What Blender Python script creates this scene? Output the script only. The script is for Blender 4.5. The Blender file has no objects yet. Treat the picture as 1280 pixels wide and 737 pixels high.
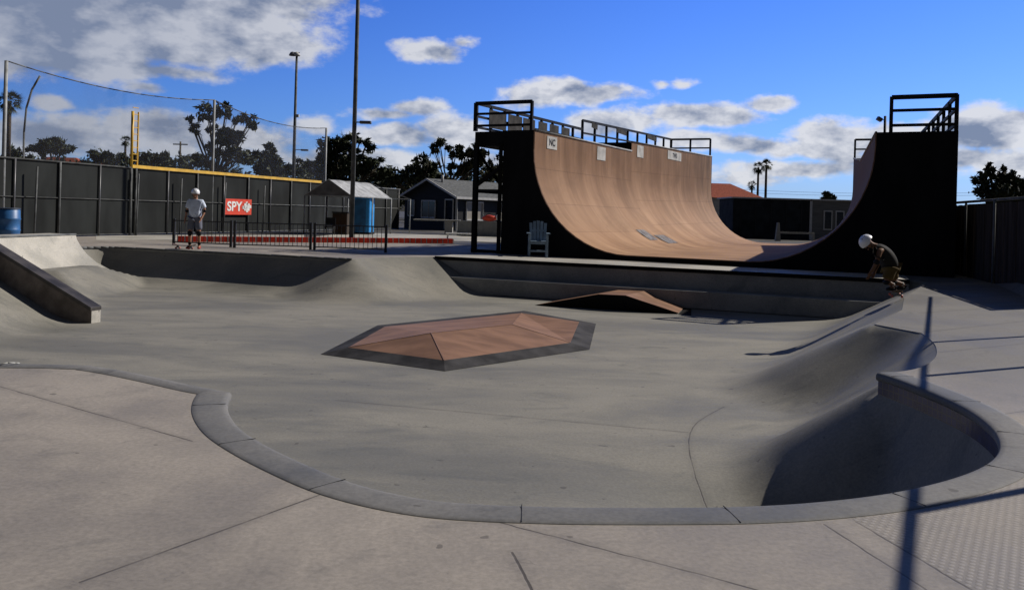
import bpy, bmesh, math, random
import numpy as np
from mathutils import Vector, Matrix, noise
from mathutils.geometry import delaunay_2d_cdt
random.seed(7)
scene = bpy.context.scene
col = scene.collection
R = math.radians
# ------------------------------------------------------------------ camera
F, H0, TH, HY = 1050.0, 1.35, 0.028, 266.0
cT, sT = math.cos(TH), math.sin(TH)
def ray(px, py):
    du, dv = px-640, py-HY
    return (du*cT+dv*sT)/F, (-du*sT+dv*cT)/F
def at(px, py, z=0.0):
    u, v = ray(px, py); d = (H0-z)/v
    return Vector((u*d, d, z))
def atd(px, py, d):
    u, v = ray(px, py)
    return Vector((u*d, d, H0-v*d))
cam = bpy.data.cameras.new('camera'); co = bpy.data.objects.new('camera', cam); col.objects.link(co)
cam.sensor_width = 36; cam.lens = 36*F/1280; cam.shift_y = -(368.5-HY)/1280
cam.clip_start = .05; cam.clip_end = 6000
co.location = (0, 0, H0); co.rotation_euler = (math.pi/2, -TH, 0)
scene.camera = co
# ------------------------------------------------------------------ sun
SAZ, SEL = R(64), R(37)
SD = Vector((math.sin(SAZ)*math.cos(SEL), math.cos(SAZ)*math.cos(SEL), math.sin(SEL)))
sl = bpy.data.lights.new('sun', 'SUN'); so = bpy.data.objects.new('sun', sl); col.objects.link(so)
sl.energy = 5.0; sl.angle = R(.5); sl.color = (1, .93, .84)
so.rotation_euler = SD.to_track_quat('Z', 'Y').to_euler(); so.location = (0, 0, 30)
scene.view_settings.view_transform = 'Standard'; scene.view_settings.look = 'None'
scene.view_settings.exposure = 0
# ------------------------------------------------------------------ node helper
class NT:
    def __init__(s, nt): s.t = nt
    def n(s, typ, **kw):
        nd = s.t.nodes.new(typ)
        for k, v in kw.items(): setattr(nd, k, v)
        return nd
    def put(s, inp, v):
        if isinstance(v, bpy.types.NodeSocket): s.t.links.new(v, inp)
        else: inp.default_value = v
    def m(s, op, a, b=0.0, c=None, clamp=False):
        nd = s.n('ShaderNodeMath', operation=op, use_clamp=clamp)
        s.put(nd.inputs[0], a); s.put(nd.inputs[1], b)
        if c is not None: s.put(nd.inputs[2], c)
        return nd.outputs[0]
    def vm(s, op, a, b=(0, 0, 0), out=0):
        nd = s.n('ShaderNodeVectorMath', operation=op)
        s.put(nd.inputs[0], a)
        if op == 'SCALE': s.put(nd.inputs[3], b)
        else: s.put(nd.inputs[1], b)
        return nd.outputs[out]
    def noise(s, vec, scale, detail=4, rough=.55, dim='3D', dist=0):
        nd = s.n('ShaderNodeTexNoise'); nd.noise_dimensions = dim
        s.put(nd.inputs['Vector'], vec); s.put(nd.inputs['Scale'], scale)
        nd.inputs['Detail'].default_value = detail; nd.inputs['Roughness'].default_value = rough
        nd.inputs['Distortion'].default_value = dist
        return nd.outputs[0]
    def mr(s, v, a, b, c=0.0, d=1.0, smooth=True):
        nd = s.n('ShaderNodeMapRange', interpolation_type='SMOOTHSTEP' if smooth else 'LINEAR')
        for i, x in enumerate((v, a, b, c, d)): s.put(nd.inputs[i], x)
        return nd.outputs[0]
    def mix(s, f, a, b, mode='MIX'):
        nd = s.n('ShaderNodeMix', data_type='RGBA', blend_type=mode)
        s.put(nd.inputs[0], f)
        for i, x in ((6, a), (7, b)):
            if not isinstance(x, bpy.types.NodeSocket): x = (*x, 1)
            s.put(nd.inputs[i], x)
        return nd.outputs[2]
    def scalev(s, vec, sc): return s.vm('MULTIPLY', vec, sc)
def newmat(name):
    m = bpy.data.materials.new(name); m.use_nodes = True
    nt = NT(m.node_tree); b = m.node_tree.nodes['Principled BSDF']
    tc = nt.n('ShaderNodeTexCoord').outputs['Object']
    return m, nt, b, tc
def bump(nt, b, h, strength=.3, dist=.02):
    bp = nt.n('ShaderNodeBump'); bp.inputs['Strength'].default_value = strength
    bp.inputs['Distance'].default_value = dist
    nt.put(bp.inputs['Height'], h); nt.t.links.new(bp.outputs[0], b.inputs['Normal'])
def simple(name, c, rough=.6, var=.25, scale=3.0, metal=0.0, sx=(1, 1, 1), bmp=0.0):
    m, nt, b, tc = newmat(name)
    v = nt.scalev(tc, sx)
    f = nt.noise(v, scale, 5)
    f = nt.mr(f, .3, .7)
    d = tuple(x*(1-var) for x in c); l = tuple(min(1, x*(1+var)) for x in c)
    nt.put(b.inputs['Base Color'], nt.mix(f, d, l))
    b.inputs['Roughness'].default_value = rough; b.inputs['Metallic'].default_value = metal
    if rough > .5: b.inputs['Specular IOR Level'].default_value = .12
    if bmp: bump(nt, b, nt.noise(v, scale*6, 4), bmp)
    return m
def segdist(nt, p, segs):
    best = None
    for a, b in segs:
        a = Vector((a[0], a[1], 0)); b = Vector((b[0], b[1], 0)); ab = b-a
        pa = nt.vm('SUBTRACT', p, tuple(a))
        t = nt.m('MULTIPLY', nt.vm('DOT_PRODUCT', pa, tuple(ab), out=1), 1/ab.length_squared, clamp=True)
        d = nt.vm('LENGTH', nt.vm('SUBTRACT', pa, nt.vm('SCALE', tuple(ab), t)), out=1)
        best = d if best is None else nt.m('MINIMUM', best, d)
    return best
# ------------------------------------------------------------------ mesh helper
class MB:
    def __init__(s): s.bm = bmesh.new(); s.mi = 0
    def _f(s, vs):
        try:
            f = s.bm.faces.new(vs); f.material_index = s.mi; return f
        except ValueError: return None
    def poly(s, pts): s._f([s.bm.verts.new(p) for p in pts]); return s
    def box(s, c, size, rz=0.0, rot=None):
        M = Matrix.Translation(Vector(c)) @ (rot.to_4x4() if rot else Matrix.Rotation(rz, 4, 'Z'))
        hx, hy, hz = [x/2 for x in size]
        v = [s.bm.verts.new(M @ Vector((x, y, z))) for x in (-hx, hx) for y in (-hy, hy) for z in (-hz, hz)]
        for q in ((0, 1, 3, 2), (4, 6, 7, 5), (0, 4, 5, 1), (2, 3, 7, 6), (0, 2, 6, 4), (1, 5, 7, 3)): s._f([v[i] for i in q])
        return s
    def bar(s, p, q, w, h=None, up=Vector((0, 0, 1))):
        p, q = Vector(p), Vector(q); h = h or w; d = (q-p)
        L = d.length; d.normalize()
        x = d.cross(up)
        if x.length < 1e-3: x = d.cross(Vector((1, 0, 0)))
        x.normalize(); z = x.cross(d)
        rot = Matrix((x, d, z)).transposed()
        return s.box((p+q)/2, (w, L, h), rot=rot)
    def tube(s, p, q, r, r2=None, n=10, cap=True):
        p, q = Vector(p), Vector(q); r2 = r if r2 is None else r2
        d = (q-p).normalized(); x = d.orthogonal().normalized(); y = d.cross(x)
        A = [s.bm.verts.new(p+(x*math.cos(a)+y*math.sin(a))*r) for a in [2*math.pi*i/n for i in range(n)]]
        B = [s.bm.verts.new(q+(x*math.cos(a)+y*math.sin(a))*r2) for a in [2*math.pi*i/n for i in range(n)]]
        for i in range(n):
            f = s._f((A[i], A[(i+1) % n], B[(i+1) % n], B[i]))
            if f: f.smooth = True
        if cap: s._f(A[::-1]); s._f(B)
        return s
    def path(s, pts, r, n=8, r2=None):
        k = len(pts)-1
        for i in range(k):
            a = r if r2 is None else r+(r2-r)*i/k; b = r if r2 is None else r+(r2-r)*(i+1)/k
            s.tube(pts[i], pts[i+1], a, b, n)
        return s
    def lathe(s, c, prof, n=24):
        rings = [[s.bm.verts.new(Vector(c)+Vector((r*math.cos(2*math.pi*i/n), r*math.sin(2*math.pi*i/n), z))) for i in range(n)] for r, z in prof]
        for A, B in zip(rings, rings[1:]):
            for i in range(n):
                f = s._f((A[i], A[(i+1) % n], B[(i+1) % n], B[i]))
                if f: f.smooth = True
        s._f(rings[0][::-1]); s._f(rings[-1]); return s
    def prism(s, base, top):
        a = [s.bm.verts.new(p) for p in base]; b = [s.bm.verts.new(p) for p in top]; n = len(a)
        for i in range(n): s._f((a[i], a[(i+1) % n], b[(i+1) % n], b[i]))
        s._f(a[::-1]); s._f(b); return s
    def ball(s, c, rad, sub=2, scale=(1, 1, 1)):
        r = bmesh.ops.create_icosphere(s.bm, subdivisions=sub, radius=rad, matrix=Matrix.Translation(Vector(c)) @ Matrix.Diagonal((*scale, 1)))
        for v in r['verts']:
            for f in v.link_faces: f.smooth = True; f.material_index = s.mi
        return s
    def build(s, name, mats, parent=None, bevel=0, weld=False, recalc=True):
        if weld: bmesh.ops.remove_doubles(s.bm, verts=s.bm.verts, dist=1e-4)
        if recalc: bmesh.ops.recalc_face_normals(s.bm, faces=s.bm.faces)
        me = bpy.data.meshes.new(name); s.bm.to_mesh(me); s.bm.free()
        for m in (mats if isinstance(mats, (list, tuple)) else [mats]): me.materials.append(m)
        o = bpy.data.objects.new(name, me); col.objects.link(o)
        if parent:
            o.parent = parent; bpy_off(o, parent)
        if bevel:
            b = o.modifiers.new('bevel', 'BEVEL'); b.width = bevel; b.segments = 2; b.limit_method = 'ANGLE'
        return o
def world_loc(o):
    v = Vector(o.location)
    while o.parent: o = o.parent; v += Vector(o.location)
    return v
def bpy_off(o, parent):
    # meshes are written in world coordinates: undo the parent's offset
    if parent.type == 'EMPTY' or parent.type == 'MESH':
        w = world_loc(parent)
        if parent.get('_local'): return
        o.location = -w if parent.type == 'EMPTY' else (0, 0, 0)
def tag(o, label=None, cat=None, group=None, kind=None):
    for k, v in (('label', label), ('category', cat), ('group', group), ('kind', kind)):
        if v: o[k] = v
    return o
def thing(name, label, cat, loc=(0, 0, 0), group=None):
    o = bpy.data.objects.new(name, None); col.objects.link(o); o.location = loc
    return tag(o, label, cat, group)
def txt(name, body, size, M, mat, parent, extrude=.002):
    cu = bpy.data.curves.new('t', 'FONT'); cu.body = body; cu.size = size; cu.extrude = extrude
    cu.align_x = 'CENTER'; cu.align_y = 'CENTER'; cu.offset = size*.025
    t = bpy.data.objects.new('t', cu); col.objects.link(t)
    dg = bpy.context.evaluated_depsgraph_get()
    me = bpy.data.meshes.new_from_object(t.evaluated_get(dg)); bpy.data.objects.remove(t)
    me.transform(M); me.name = name; me.materials.clear(); me.materials.append(mat)
    o = bpy.data.objects.new(name, me); col.objects.link(o)
    if parent: o.parent = parent; bpy_off(o, parent)
    return o
# ------------------------------------------------------------------ world / sky with clouds
w = bpy.data.worlds.new('World'); scene.world = w; w.use_nodes = True
nt = NT(w.node_tree); bg = w.node_tree.nodes['Background']
sky = nt.n('ShaderNodeTexSky'); sky.sky_type = 'NISHITA'; sky.sun_disc = False
sky.sun_elevation = SEL; sky.sun_rotation = SAZ; sky.air_density = 1.0; sky.dust_density = .4; sky.ozone_density = 2.5
gen = nt.n('ShaderNodeTexCoord').outputs['Generated']
sep = nt.n('ShaderNodeSeparateXYZ'); nt.put(sep.inputs[0], gen)
az = nt.m('ARCTAN2', sep.outputs[0], sep.outputs[1]); el = nt.m('ARCSINE', sep.outputs[2])
def pxdir(px, py):
    u, v = ray(px, py); d = Vector((u, 1, -v)).normalized()
    return math.atan2(d.x, d.y), math.asin(d.z)
cmb = nt.n('ShaderNodeCombineXYZ'); nt.put(cmb.inputs[0], az); nt.put(cmb.inputs[1], nt.m('MULTIPLY', el, 1.7))
P = cmb.outputs[0]
clouds = [(120, 10, 260, 66, 1.5), (40, 60, 170, 36, 1.2), (300, 52, 130, 30, 1.0), (370, 22, 60, 20, .5), (200, 85, 90, 12, .55), (330, -10, 130, 40, .9),
          (532, 62, 46, 17, .85), (575, 52, 24, 8, .5), (65, 130, 26, 11, .6), (180, 108, 34, 9, .5), (60, 172, 120, 30, .95), (200, 165, 110, 32, .9),
          (300, 175, 80, 24, .8), (525, 132, 46, 14, .8), (480, 140, 50, 10, .6), (490, 168, 70, 18, .85), (570, 165, 60, 26, .7), (450, 200, 120, 16, .7),
          (385, 155, 40, 12, .5), (715, 114, 84, 17, .95), (660, 122, 50, 14, .7), (848, 100, 26, 7, .45), (818, 100, 12, 6, .4), (770, 150, 75, 20, .85),
          (880, 145, 90, 20, .95), (965, 131, 34, 12, .75), (870, 180, 70, 16, .75), (1045, 172, 70, 26, 1.1), (960, 180, 70, 14, .75), (1100, 168, 50, 16, .8),
          (1240, 165, 75, 34, 1.05), (1200, 195, 60, 18, .7), (1270, 200, 60, 20, .8), (1000, 212, 120, 14, .75), (930, 225, 60, 16, .6), (1090, 200, 60, 14, .6), (760, 210, 120, 20, .6), (620, 200, 80, 20, .5)]
nlo = nt.noise(P, 16, 7, .62); 
Pw = nt.vm('ADD', P, nt.vm('SCALE', nt.vm('SUBTRACT', nt.n('ShaderNodeTexNoise').outputs[1], (.5, .5, .5)), .05))
wn = nt.t.nodes[-1]
# warped coordinate
tw = nt.n('ShaderNodeTexNoise'); nt.put(tw.inputs['Vector'], P); tw.inputs['Scale'].default_value = 14; tw.inputs['Detail'].default_value = 5
Pw = nt.vm('ADD', P, nt.vm('SCALE', nt.vm('SUBTRACT', tw.outputs['Color'], (.5, .5, .5)), .045))
field = None; base = None
for (cx, cy, rx, ry, wt) in clouds:
    a, e = pxdir(cx, cy)
    dd = nt.vm('MULTIPLY', nt.vm('SUBTRACT', Pw, (a, e*1.7, 0)), (F/rx, F/ry/1.7, 0))
    v = nt.m('SUBTRACT', 1.0, nt.vm('LENGTH', dd, out=1))
    v = nt.m('MULTIPLY', v, wt)
    field = v if field is None else nt.m('SMOOTH_MAX', field, v, .15)
n1 = nt.noise(P, 19, 9, .60)
Ps = nt.vm('ADD', P, (.010, .020, 0)); n2 = nt.noise(Ps, 17, 4, .56)
dens = nt.m('ADD', nt.m('MULTIPLY', field, 1.5), nt.m('MULTIPLY', nt.m('SUBTRACT', n1, .46), 2.0))
mask = nt.mr(dens, .0, .66)
# cloud shading: edges and sun side bright, cores grey
Pl = nt.vm('ADD', P, (.012, .045, 0)); n3 = nt.noise(P, 11, 4, .55); n4 = nt.noise(Pl, 11, 4, .55)
shade = nt.m('ADD', nt.m('ADD', nt.m('MULTIPLY', nt.m('SUBTRACT', n1, n2), 2.6), nt.m('MULTIPLY', nt.m('SUBTRACT', n3, n4), 2.4)), nt.m('SUBTRACT', 1.02, nt.m('MULTIPLY', field, .72)), clamp=True)
shade = nt.m('MULTIPLY', shade, nt.mr(az, -.60, .05, .42, 1.0))
ccol = nt.mix(shade, (2.0, 2.45, 3.5), (7.2, 7.3, 7.7))
# own tint of the clear sky: deeper blue above, paler low
t = nt.mr(el, 0.0, .36)
tint = nt.mix(t, (.46, .72, 1.38), (.30, .60, 1.42))
tint = nt.mix(1.0, tint, nt.mix(nt.mr(az, -.6, .25), (.72, .80, .86), (1.05, 1.05, 1.08)), 'MULTIPLY')
skyc = nt.mix(1.0, sky.outputs[0], tint, 'MULTIPLY')
skyc = nt.mix(nt.mr(el, .10, -.01, 0, .45), skyc, (3.6, 4.9, 7.2))
allc = nt.mix(nt.m('MULTIPLY', mask, .95), skyc, ccol)
# darkness added to the unseen sky overhead and behind, to deepen the shadows
up = nt.mr(el, .32, .75); back = nt.mr(sep.outputs[1], .35, -.35)
allc = nt.mix(nt.m('MAXIMUM', up, back), allc, nt.mix(nt.noise(gen, 3, 5), (.22, .30, .50), (.45, .55, .85)))
nt.put(bg.inputs[0], allc); bg.inputs[1].default_value = .10
nt.t.nodes.remove(wn)
# ------------------------------------------------------------------ materials
def concrete(name, c1, c2, c3, segs=(), grid=None, streak=(1, 1, 1), jw=.008):
    m, nt, b, tc = newmat(name)
    a = nt.mr(nt.noise(nt.scalev(tc, streak), .55, 6, .6, dist=.6), .34, .66)
    c = nt.mix(a, c1, c2)
    bb = nt.mr(nt.noise(nt.scalev(tc, streak), 1.9, 7, .65, dist=.9), .52, .74)
    c = nt.mix(nt.m('MULTIPLY', bb, .55), c, c3)
    fine = nt.noise(tc, 38, 5, .7)
    c = nt.mix(1.0, c, nt.mix(nt.mr(fine, .25, .75), (.82, .82, .82), (1.14, 1.14, 1.14)), 'MULTIPLY')
    sp = nt.mr(nt.noise(tc, 9, 2, .4), .735, .76)
    c = nt.mix(nt.m('MULTIPLY', sp, .55), c, (.05, .045, .04))
    sc = nt.mr(nt.noise(nt.scalev(tc, (1.3, .35, 1)), 7, 6, .75, dist=1.2), .60, .72)
    c = nt.mix(nt.m('MULTIPLY', sc, .16), c, (.06, .06, .06))
    for kk, (sv, sc_) in enumerate((((.25, 3.5, 1), 2.2), ((3.2, .5, 1), 1.7), ((1.2, 2.6, 1), 3.1))):
        vr_ = nt.n('ShaderNodeVectorRotate'); nt.put(vr_.inputs['Vector'], tc); vr_.inputs['Angle'].default_value = .4+kk*1.1; vr_.rotation_type = 'Z_AXIS'
        ln = nt.noise(nt.scalev(vr_.outputs[0], sv), sc_, 3, .5, dist=1.5)
        th_ = nt.m('ABSOLUTE', nt.m('SUBTRACT', ln, .5)); th_ = nt.mr(th_, 0, .006, 1, 0)
        th_ = nt.m('MULTIPLY', th_, nt.mr(nt.noise(tc, .9+kk*.3, 4), .50, .62))
        c = nt.mix(nt.m('MULTIPLY', th_, .28), c, (.05, .05, .05))
    pat = nt.mr(nt.noise(nt.scalev(tc, streak), .9, 8, .7, dist=2.0), .5, .53); c = nt.mix(nt.m('MULTIPLY', pat, .12), c, c3)
    hgt = nt.m('MULTIPLY', fine, .5)
    if segs:
        p = nt.vm('MULTIPLY', tc, (1, 1, 0))
        p = nt.vm('ADD', p, nt.vm('SCALE', nt.vm('SUBTRACT', nt.noise(tc, 6, 3), (.5, .5, .5)), .015))
        d = segdist(nt, p, segs)
        j = nt.mr(d, jw*.4, jw, 1, 0)
        soft = nt.mr(d, 0, .07, .18, 0)
        c = nt.mix(soft, c, (.07, .065, .06)); c = nt.mix(nt.m('MULTIPLY', j, nt.mr(nt.noise(tc, 3, 3), .35, .6, .35, .8)), c, (.035, .03, .028))
        hgt = nt.m('SUBTRACT', hgt, nt.m('MULTIPLY', j, 1.2))
    if grid:
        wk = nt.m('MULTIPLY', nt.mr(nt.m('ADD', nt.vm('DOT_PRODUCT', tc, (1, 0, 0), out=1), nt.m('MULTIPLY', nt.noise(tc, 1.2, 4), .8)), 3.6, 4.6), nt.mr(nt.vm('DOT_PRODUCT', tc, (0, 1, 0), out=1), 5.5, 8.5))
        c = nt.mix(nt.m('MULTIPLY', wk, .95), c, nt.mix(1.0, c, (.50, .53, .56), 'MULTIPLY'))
        (ax, ay, nx, ny) = grid
        side = nt.m('MULTIPLY', nt.mr(nt.vm('DOT_PRODUCT', nt.vm('SUBTRACT', tc, (ax, ay, 0)), (nx, ny, 0), out=1), 0, .01),
                    nt.mr(nt.vm('DOT_PRODUCT', tc, (0, 1, 0), out=1), 4.6, 5.0, 1, 0))
        x = nt.vm('DOT_PRODUCT', tc, (nx, ny, 0), out=1); y = nt.vm('DOT_PRODUCT', tc, (-ny, nx, 0), out=1)
        g = nt.m('MULTIPLY', nt.m('SINE', nt.m('MULTIPLY', x, 130)), nt.m('SINE', nt.m('MULTIPLY', y, 130)))
        g = nt.m('MULTIPLY', nt.mr(g, .0, .6), side)
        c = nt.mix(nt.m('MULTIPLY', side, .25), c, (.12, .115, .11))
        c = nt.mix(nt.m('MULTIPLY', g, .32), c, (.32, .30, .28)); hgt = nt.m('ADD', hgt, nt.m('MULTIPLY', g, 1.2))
    nt.put(b.inputs['Base Color'], c)
    nt.put(b.inputs['Roughness'], nt.mr(a, 0, 1, .62, .85)); b.inputs['Specular IOR Level'].default_value = .3
    bump(nt, b, hgt, .25, .006)
    return m
joints = [(at(0, 483), at(240, 551)), (at(0, 483)*1.0+(at(0, 483)-at(240, 551)), at(0, 483)), (at(100, 727), at(372, 628)), (at(372, 628), at(410, 614)), (at(600, 646), at(960, 740)),
          (at(1030, 655), at(1170, 745)), (at(1070, 652), at(1228, 745)), (at(640, 690), at(665, 737))]
walk = [(at(1156, 415), at(1300, 399)), (at(1174, 440), at(1300, 427)), (at(1150, 391), at(1290, 381)), (at(1155, 374), at(1290, 367)), (at(1162, 361), at(1270, 357)), (at(1240, 519), at(1300, 511))]  # walkway joints, with some fence shadow lines painted in among them
bd = (at(1228, 745)-at(1070, 652)).normalized(); bn = Vector((-bd.y, bd.x, 0)); bn = bn if bn.x > 0 else -bn
g0 = at(1070, 652)
M = {}
_a = [at(x, y, -.95) for x, y in ((907, 632), (880, 602), (865, 575), (861, 548), (872, 527), (905, 508))]
ap = []
for i in range(len(_a)-1):
    p0, p1, p2, p3 = _a[max(i-1, 0)], _a[i], _a[i+1], _a[min(i+2, len(_a)-1)]
    for j in range(3):
        t = j/3; ap.append(.5*((2*p1)+(p2-p0)*t+(2*p0-5*p1+4*p2-p3)*t*t+(3*p1-p0-3*p2+p3)*t**3))
ap.append(_a[-1]); ARC = list(zip(ap, ap[1:]))
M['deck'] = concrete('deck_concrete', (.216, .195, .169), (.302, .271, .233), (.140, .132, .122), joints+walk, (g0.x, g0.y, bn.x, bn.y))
M['bowl'] = concrete('bowl_concrete', (.156, .152, .132), (.230, .219, .188), (.102, .106, .099), ARC+[(at(0, 372, -.9), at(380, 380, -.95)), (at(420, 500, -.95), at(860, 540, -.95))], None, (.55, 1.3, 1), .009)
M['coping'] = concrete('coping_concrete', (.100, .102, .101), (.175, .170, .160), (.055, .058, .063))
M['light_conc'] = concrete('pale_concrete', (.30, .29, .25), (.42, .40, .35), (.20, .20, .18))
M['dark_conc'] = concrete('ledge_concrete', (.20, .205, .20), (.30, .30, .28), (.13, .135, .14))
M['ground'] = concrete('ground_asphalt', (.05, .05, .05), (.085, .08, .072), (.035, .035, .033))
M['joint'] = simple('joint_dark', (.02, .02, .02))
M['black'] = simple('black_paint', (.006, .006, .0065), .75, .35, 2, sx=(1, 1, .3))
M['rail_black'] = simple('rail_black', (.010, .010, .011), .6, .3)
M['iron'] = simple('black_iron', (.012, .012, .013), .45, .3)
M['steel'] = simple('galvanised_steel', (.26, .27, .27), .6, .25, metal=.15)
M['post'] = simple('fence_post_grey', (.12, .125, .125), .75, .3)
M['yellow'] = simple('yellow_guard', (.60, .36, .03), .5, .15)
M['screen'] = simple('windscreen_mesh', (.019, .021, .0205), .85, .35, .8, sx=(1, 1, .4), bmp=.2)
M['white'] = simple('white_paint', (.72, .72, .70), .55, .1)
M['offwhite'] = simple('off_white', (.45, .45, .42), .6, .2)
M['red'] = simple('red_sign_paint', (.62, .055, .02), .5, .1)
M['red2'] = simple('red_curb_paint', (.42, .03, .015), .6, .3)
M['wood_cab'] = simple('cabinet_brown', (.035, .02, .013), .8)
M['blue_bin'] = simple('blue_plastic', (.02, .10, .26), .45, .2)
M['toilet'] = simple('toilet_blue', (.02, .23, .55), .45, .15)
M['canvas'] = simple('canvas_grey', (.34, .35, .36), .8, .25, 2.5, bmp=.3)
M['roof_grey'] = simple('shingle_grey', (.11, .115, .115), .8, .3, 5, sx=(1, 1, 4), bmp=.4)
M['siding'] = simple('dark_siding', (.030, .031, .033), .7, .2, 3, sx=(.2, .2, 8))
M['glass'] = simple('window_glass', (.02, .025, .03), .08, .3)
M['curtain'] = simple('curtain', (.36, .34, .30), .8, .2, 8, sx=(6, 6, .5))
M['trim'] = simple('white_trim', (.55, .55, .54), .6, .1)
M['redroof'] = simple('terracotta_roof', (.26, .065, .035), .8, .35, 4, sx=(2, 2, 6), bmp=.5)
M['stucco'] = simple('white_stucco', (.50, .50, .47), .8, .12)
M['bark'] = simple('bark', (.10, .085, .065), .9, .4, 4, sx=(1, 1, .3))
M['palm_bark'] = simple('palm_bark', (.07, .055, .042), .9, .4, 6, sx=(1, 1, 2))
M['wood_dark'] = simple('weathered_boards', (.045, .036, .029), .85, .45, 5, sx=(1, 1, .12), bmp=.4)
M['wood_red'] = simple('reddish_board', (.13, .062, .034), .8, .35, 5, sx=(1, 1, .15))
M['chairblue'] = simple('painted_chair', (.17, .235, .31), .6, .2, 6)
M['skirt'] = simple('steel_skirt', (.040, .039, .040), .8, .45, 2.5)
M['skin'] = simple('skin', (.32, .17, .11), .55, .1)
M['tee'] = simple('pale_blue_shirt', (.55, .62, .74), .85, .15, 7, bmp=.3)
M['shorts'] = simple('grey_shorts', (.13, .14, .18), .85, .2, 8)
M['pad'] = simple('black_pads', (.012, .012, .014), .6, .2)
M['shoe'] = simple('red_shoes', (.38, .06, .05), .6, .2)
M['helmet'] = simple('white_helmet', (.75, .77, .80), .3, .05)
M['olive'] = simple('ochre_shorts', (.10, .068, .022), .85, .2)  # ochre cloth with the wearer's shadow put into its colour
M['darktee'] = simple('dark_shirt', (.022, .021, .019), .85, .3)  # dark cloth, deepened further with painted shadow
M['deckwood'] = simple('skateboard_deck', (.10, .06, .035), .5, .3)
M['wheel'] = simple('urethane_wheel', (.50, .12, .08), .5, .1)
M['lamp'] = simple('lamp_housing', (.10, .10, .105), .4, .2)
M['hill'] = simple('dry_hill', (.035, .033, .022), .95, .4, .05)
def leafmat(name, c1, c2, sc=.9):
    m, nt, b, tc = newmat(name)
    f = nt.mr(nt.noise(tc, sc, 3), .35, .65); g = nt.noise(tc, 11, 2)
    c = nt.mix(f, c1, c2); c = nt.mix(1.0, c, nt.mix(g, (.6, .6, .6), (1.4, 1.4, 1.4)), 'MULTIPLY')
    nt.put(b.inputs['Base Color'], c); b.inputs['Roughness'].default_value = .6; b.inputs['Specular IOR Level'].default_value = .2
    return m
M['leaf'] = leafmat('eucalyptus_leaves', (.026, .034, .015), (.065, .072, .034))
M['leaf2'] = leafmat('dark_leaves', (.018, .026, .012), (.048, .058, .025))
M['palm'] = leafmat('palm_leaves', (.022, .032, .012), (.06, .072, .025), 2)
# skatelite
def skatelite(name, c1, c2, dark, seam=True):
    m, nt, b, tc = newmat(name)
    uvn = nt.n('ShaderNodeUVMap'); uv = uvn.outputs[0]
    a = nt.mr(nt.noise(nt.scalev(uv, (1, .16, 1)), .9, 6, .6, dim='3D'), .3, .7)
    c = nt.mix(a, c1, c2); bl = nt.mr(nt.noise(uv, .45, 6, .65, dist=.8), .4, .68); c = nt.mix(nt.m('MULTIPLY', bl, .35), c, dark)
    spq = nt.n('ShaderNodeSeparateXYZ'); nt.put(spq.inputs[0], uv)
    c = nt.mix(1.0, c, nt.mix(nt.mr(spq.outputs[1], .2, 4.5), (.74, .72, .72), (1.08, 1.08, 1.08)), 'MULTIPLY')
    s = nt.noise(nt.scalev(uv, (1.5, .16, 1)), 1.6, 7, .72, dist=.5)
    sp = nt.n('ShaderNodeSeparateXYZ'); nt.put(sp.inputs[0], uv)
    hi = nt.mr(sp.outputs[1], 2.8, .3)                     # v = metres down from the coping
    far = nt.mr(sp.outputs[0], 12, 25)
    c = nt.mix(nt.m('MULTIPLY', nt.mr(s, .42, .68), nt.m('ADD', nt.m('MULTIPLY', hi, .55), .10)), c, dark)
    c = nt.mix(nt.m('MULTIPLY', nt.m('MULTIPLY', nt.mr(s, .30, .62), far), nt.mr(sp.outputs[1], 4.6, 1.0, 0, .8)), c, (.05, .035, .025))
    c = nt.mix(nt.mr(sp.outputs[1], 8.2, 9.8, 0, .82), c, (.075, .045, .032))  # shade of the right-hand wall put into the surface colour
    if seam:
        br = nt.n('ShaderNodeTexBrick'); nt.put(br.inputs['Vector'], uv)
        br.inputs['Scale'].default_value = 1; br.inputs['Mortar Size'].default_value = .012
        br.inputs['Brick Width'].default_value = 2.44; br.inputs['Row Height'].default_value = 1.22
        br.inputs['Color1'].default_value = (1, 1, 1, 1); br.inputs['Color2'].default_value = (.93, .93, .93, 1); br.inputs['Mortar'].default_value = (.72, .70, .70, 1)
        c = nt.mix(1.0, c, br.outputs[0], 'MULTIPLY')
    nt.put(b.inputs['Base Color'], c); b.inputs['Roughness'].default_value = .75; b.inputs['Specular IOR Level'].default_value = .12
    bump(nt, b, nt.noise(uv, 9, 4), .08, .01)
    return m
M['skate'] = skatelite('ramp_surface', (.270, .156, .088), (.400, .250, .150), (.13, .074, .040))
M['box_top'] = simple('brown_ramp_board', (.215, .124, .080), .55, .22, 1.6, sx=(1, 2.2, 1), bmp=.05)
# tiles
m, nt, b, tc = newmat('blue_tiles'); M['tile'] = m
uv = nt.n('ShaderNodeUVMap').outputs[0]
br = nt.n('ShaderNodeTexBrick'); nt.put(br.inputs['Vector'], uv)
br.offset = 0; br.inputs['Scale'].default_value = 1; br.inputs['Brick Width'].default_value = .075; br.inputs['Row Height'].default_value = .075; br.inputs['Mortar Size'].default_value = .006
br.inputs['Color1'].default_value = (.008, .013, .060, 1); br.inputs['Color2'].default_value = (.022, .032, .11, 1); br.inputs['Mortar'].default_value = (.05, .05, .06, 1)
nt.put(b.inputs['Base Color'], br.outputs[0]); b.inputs['Roughness'].default_value = .25
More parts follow.
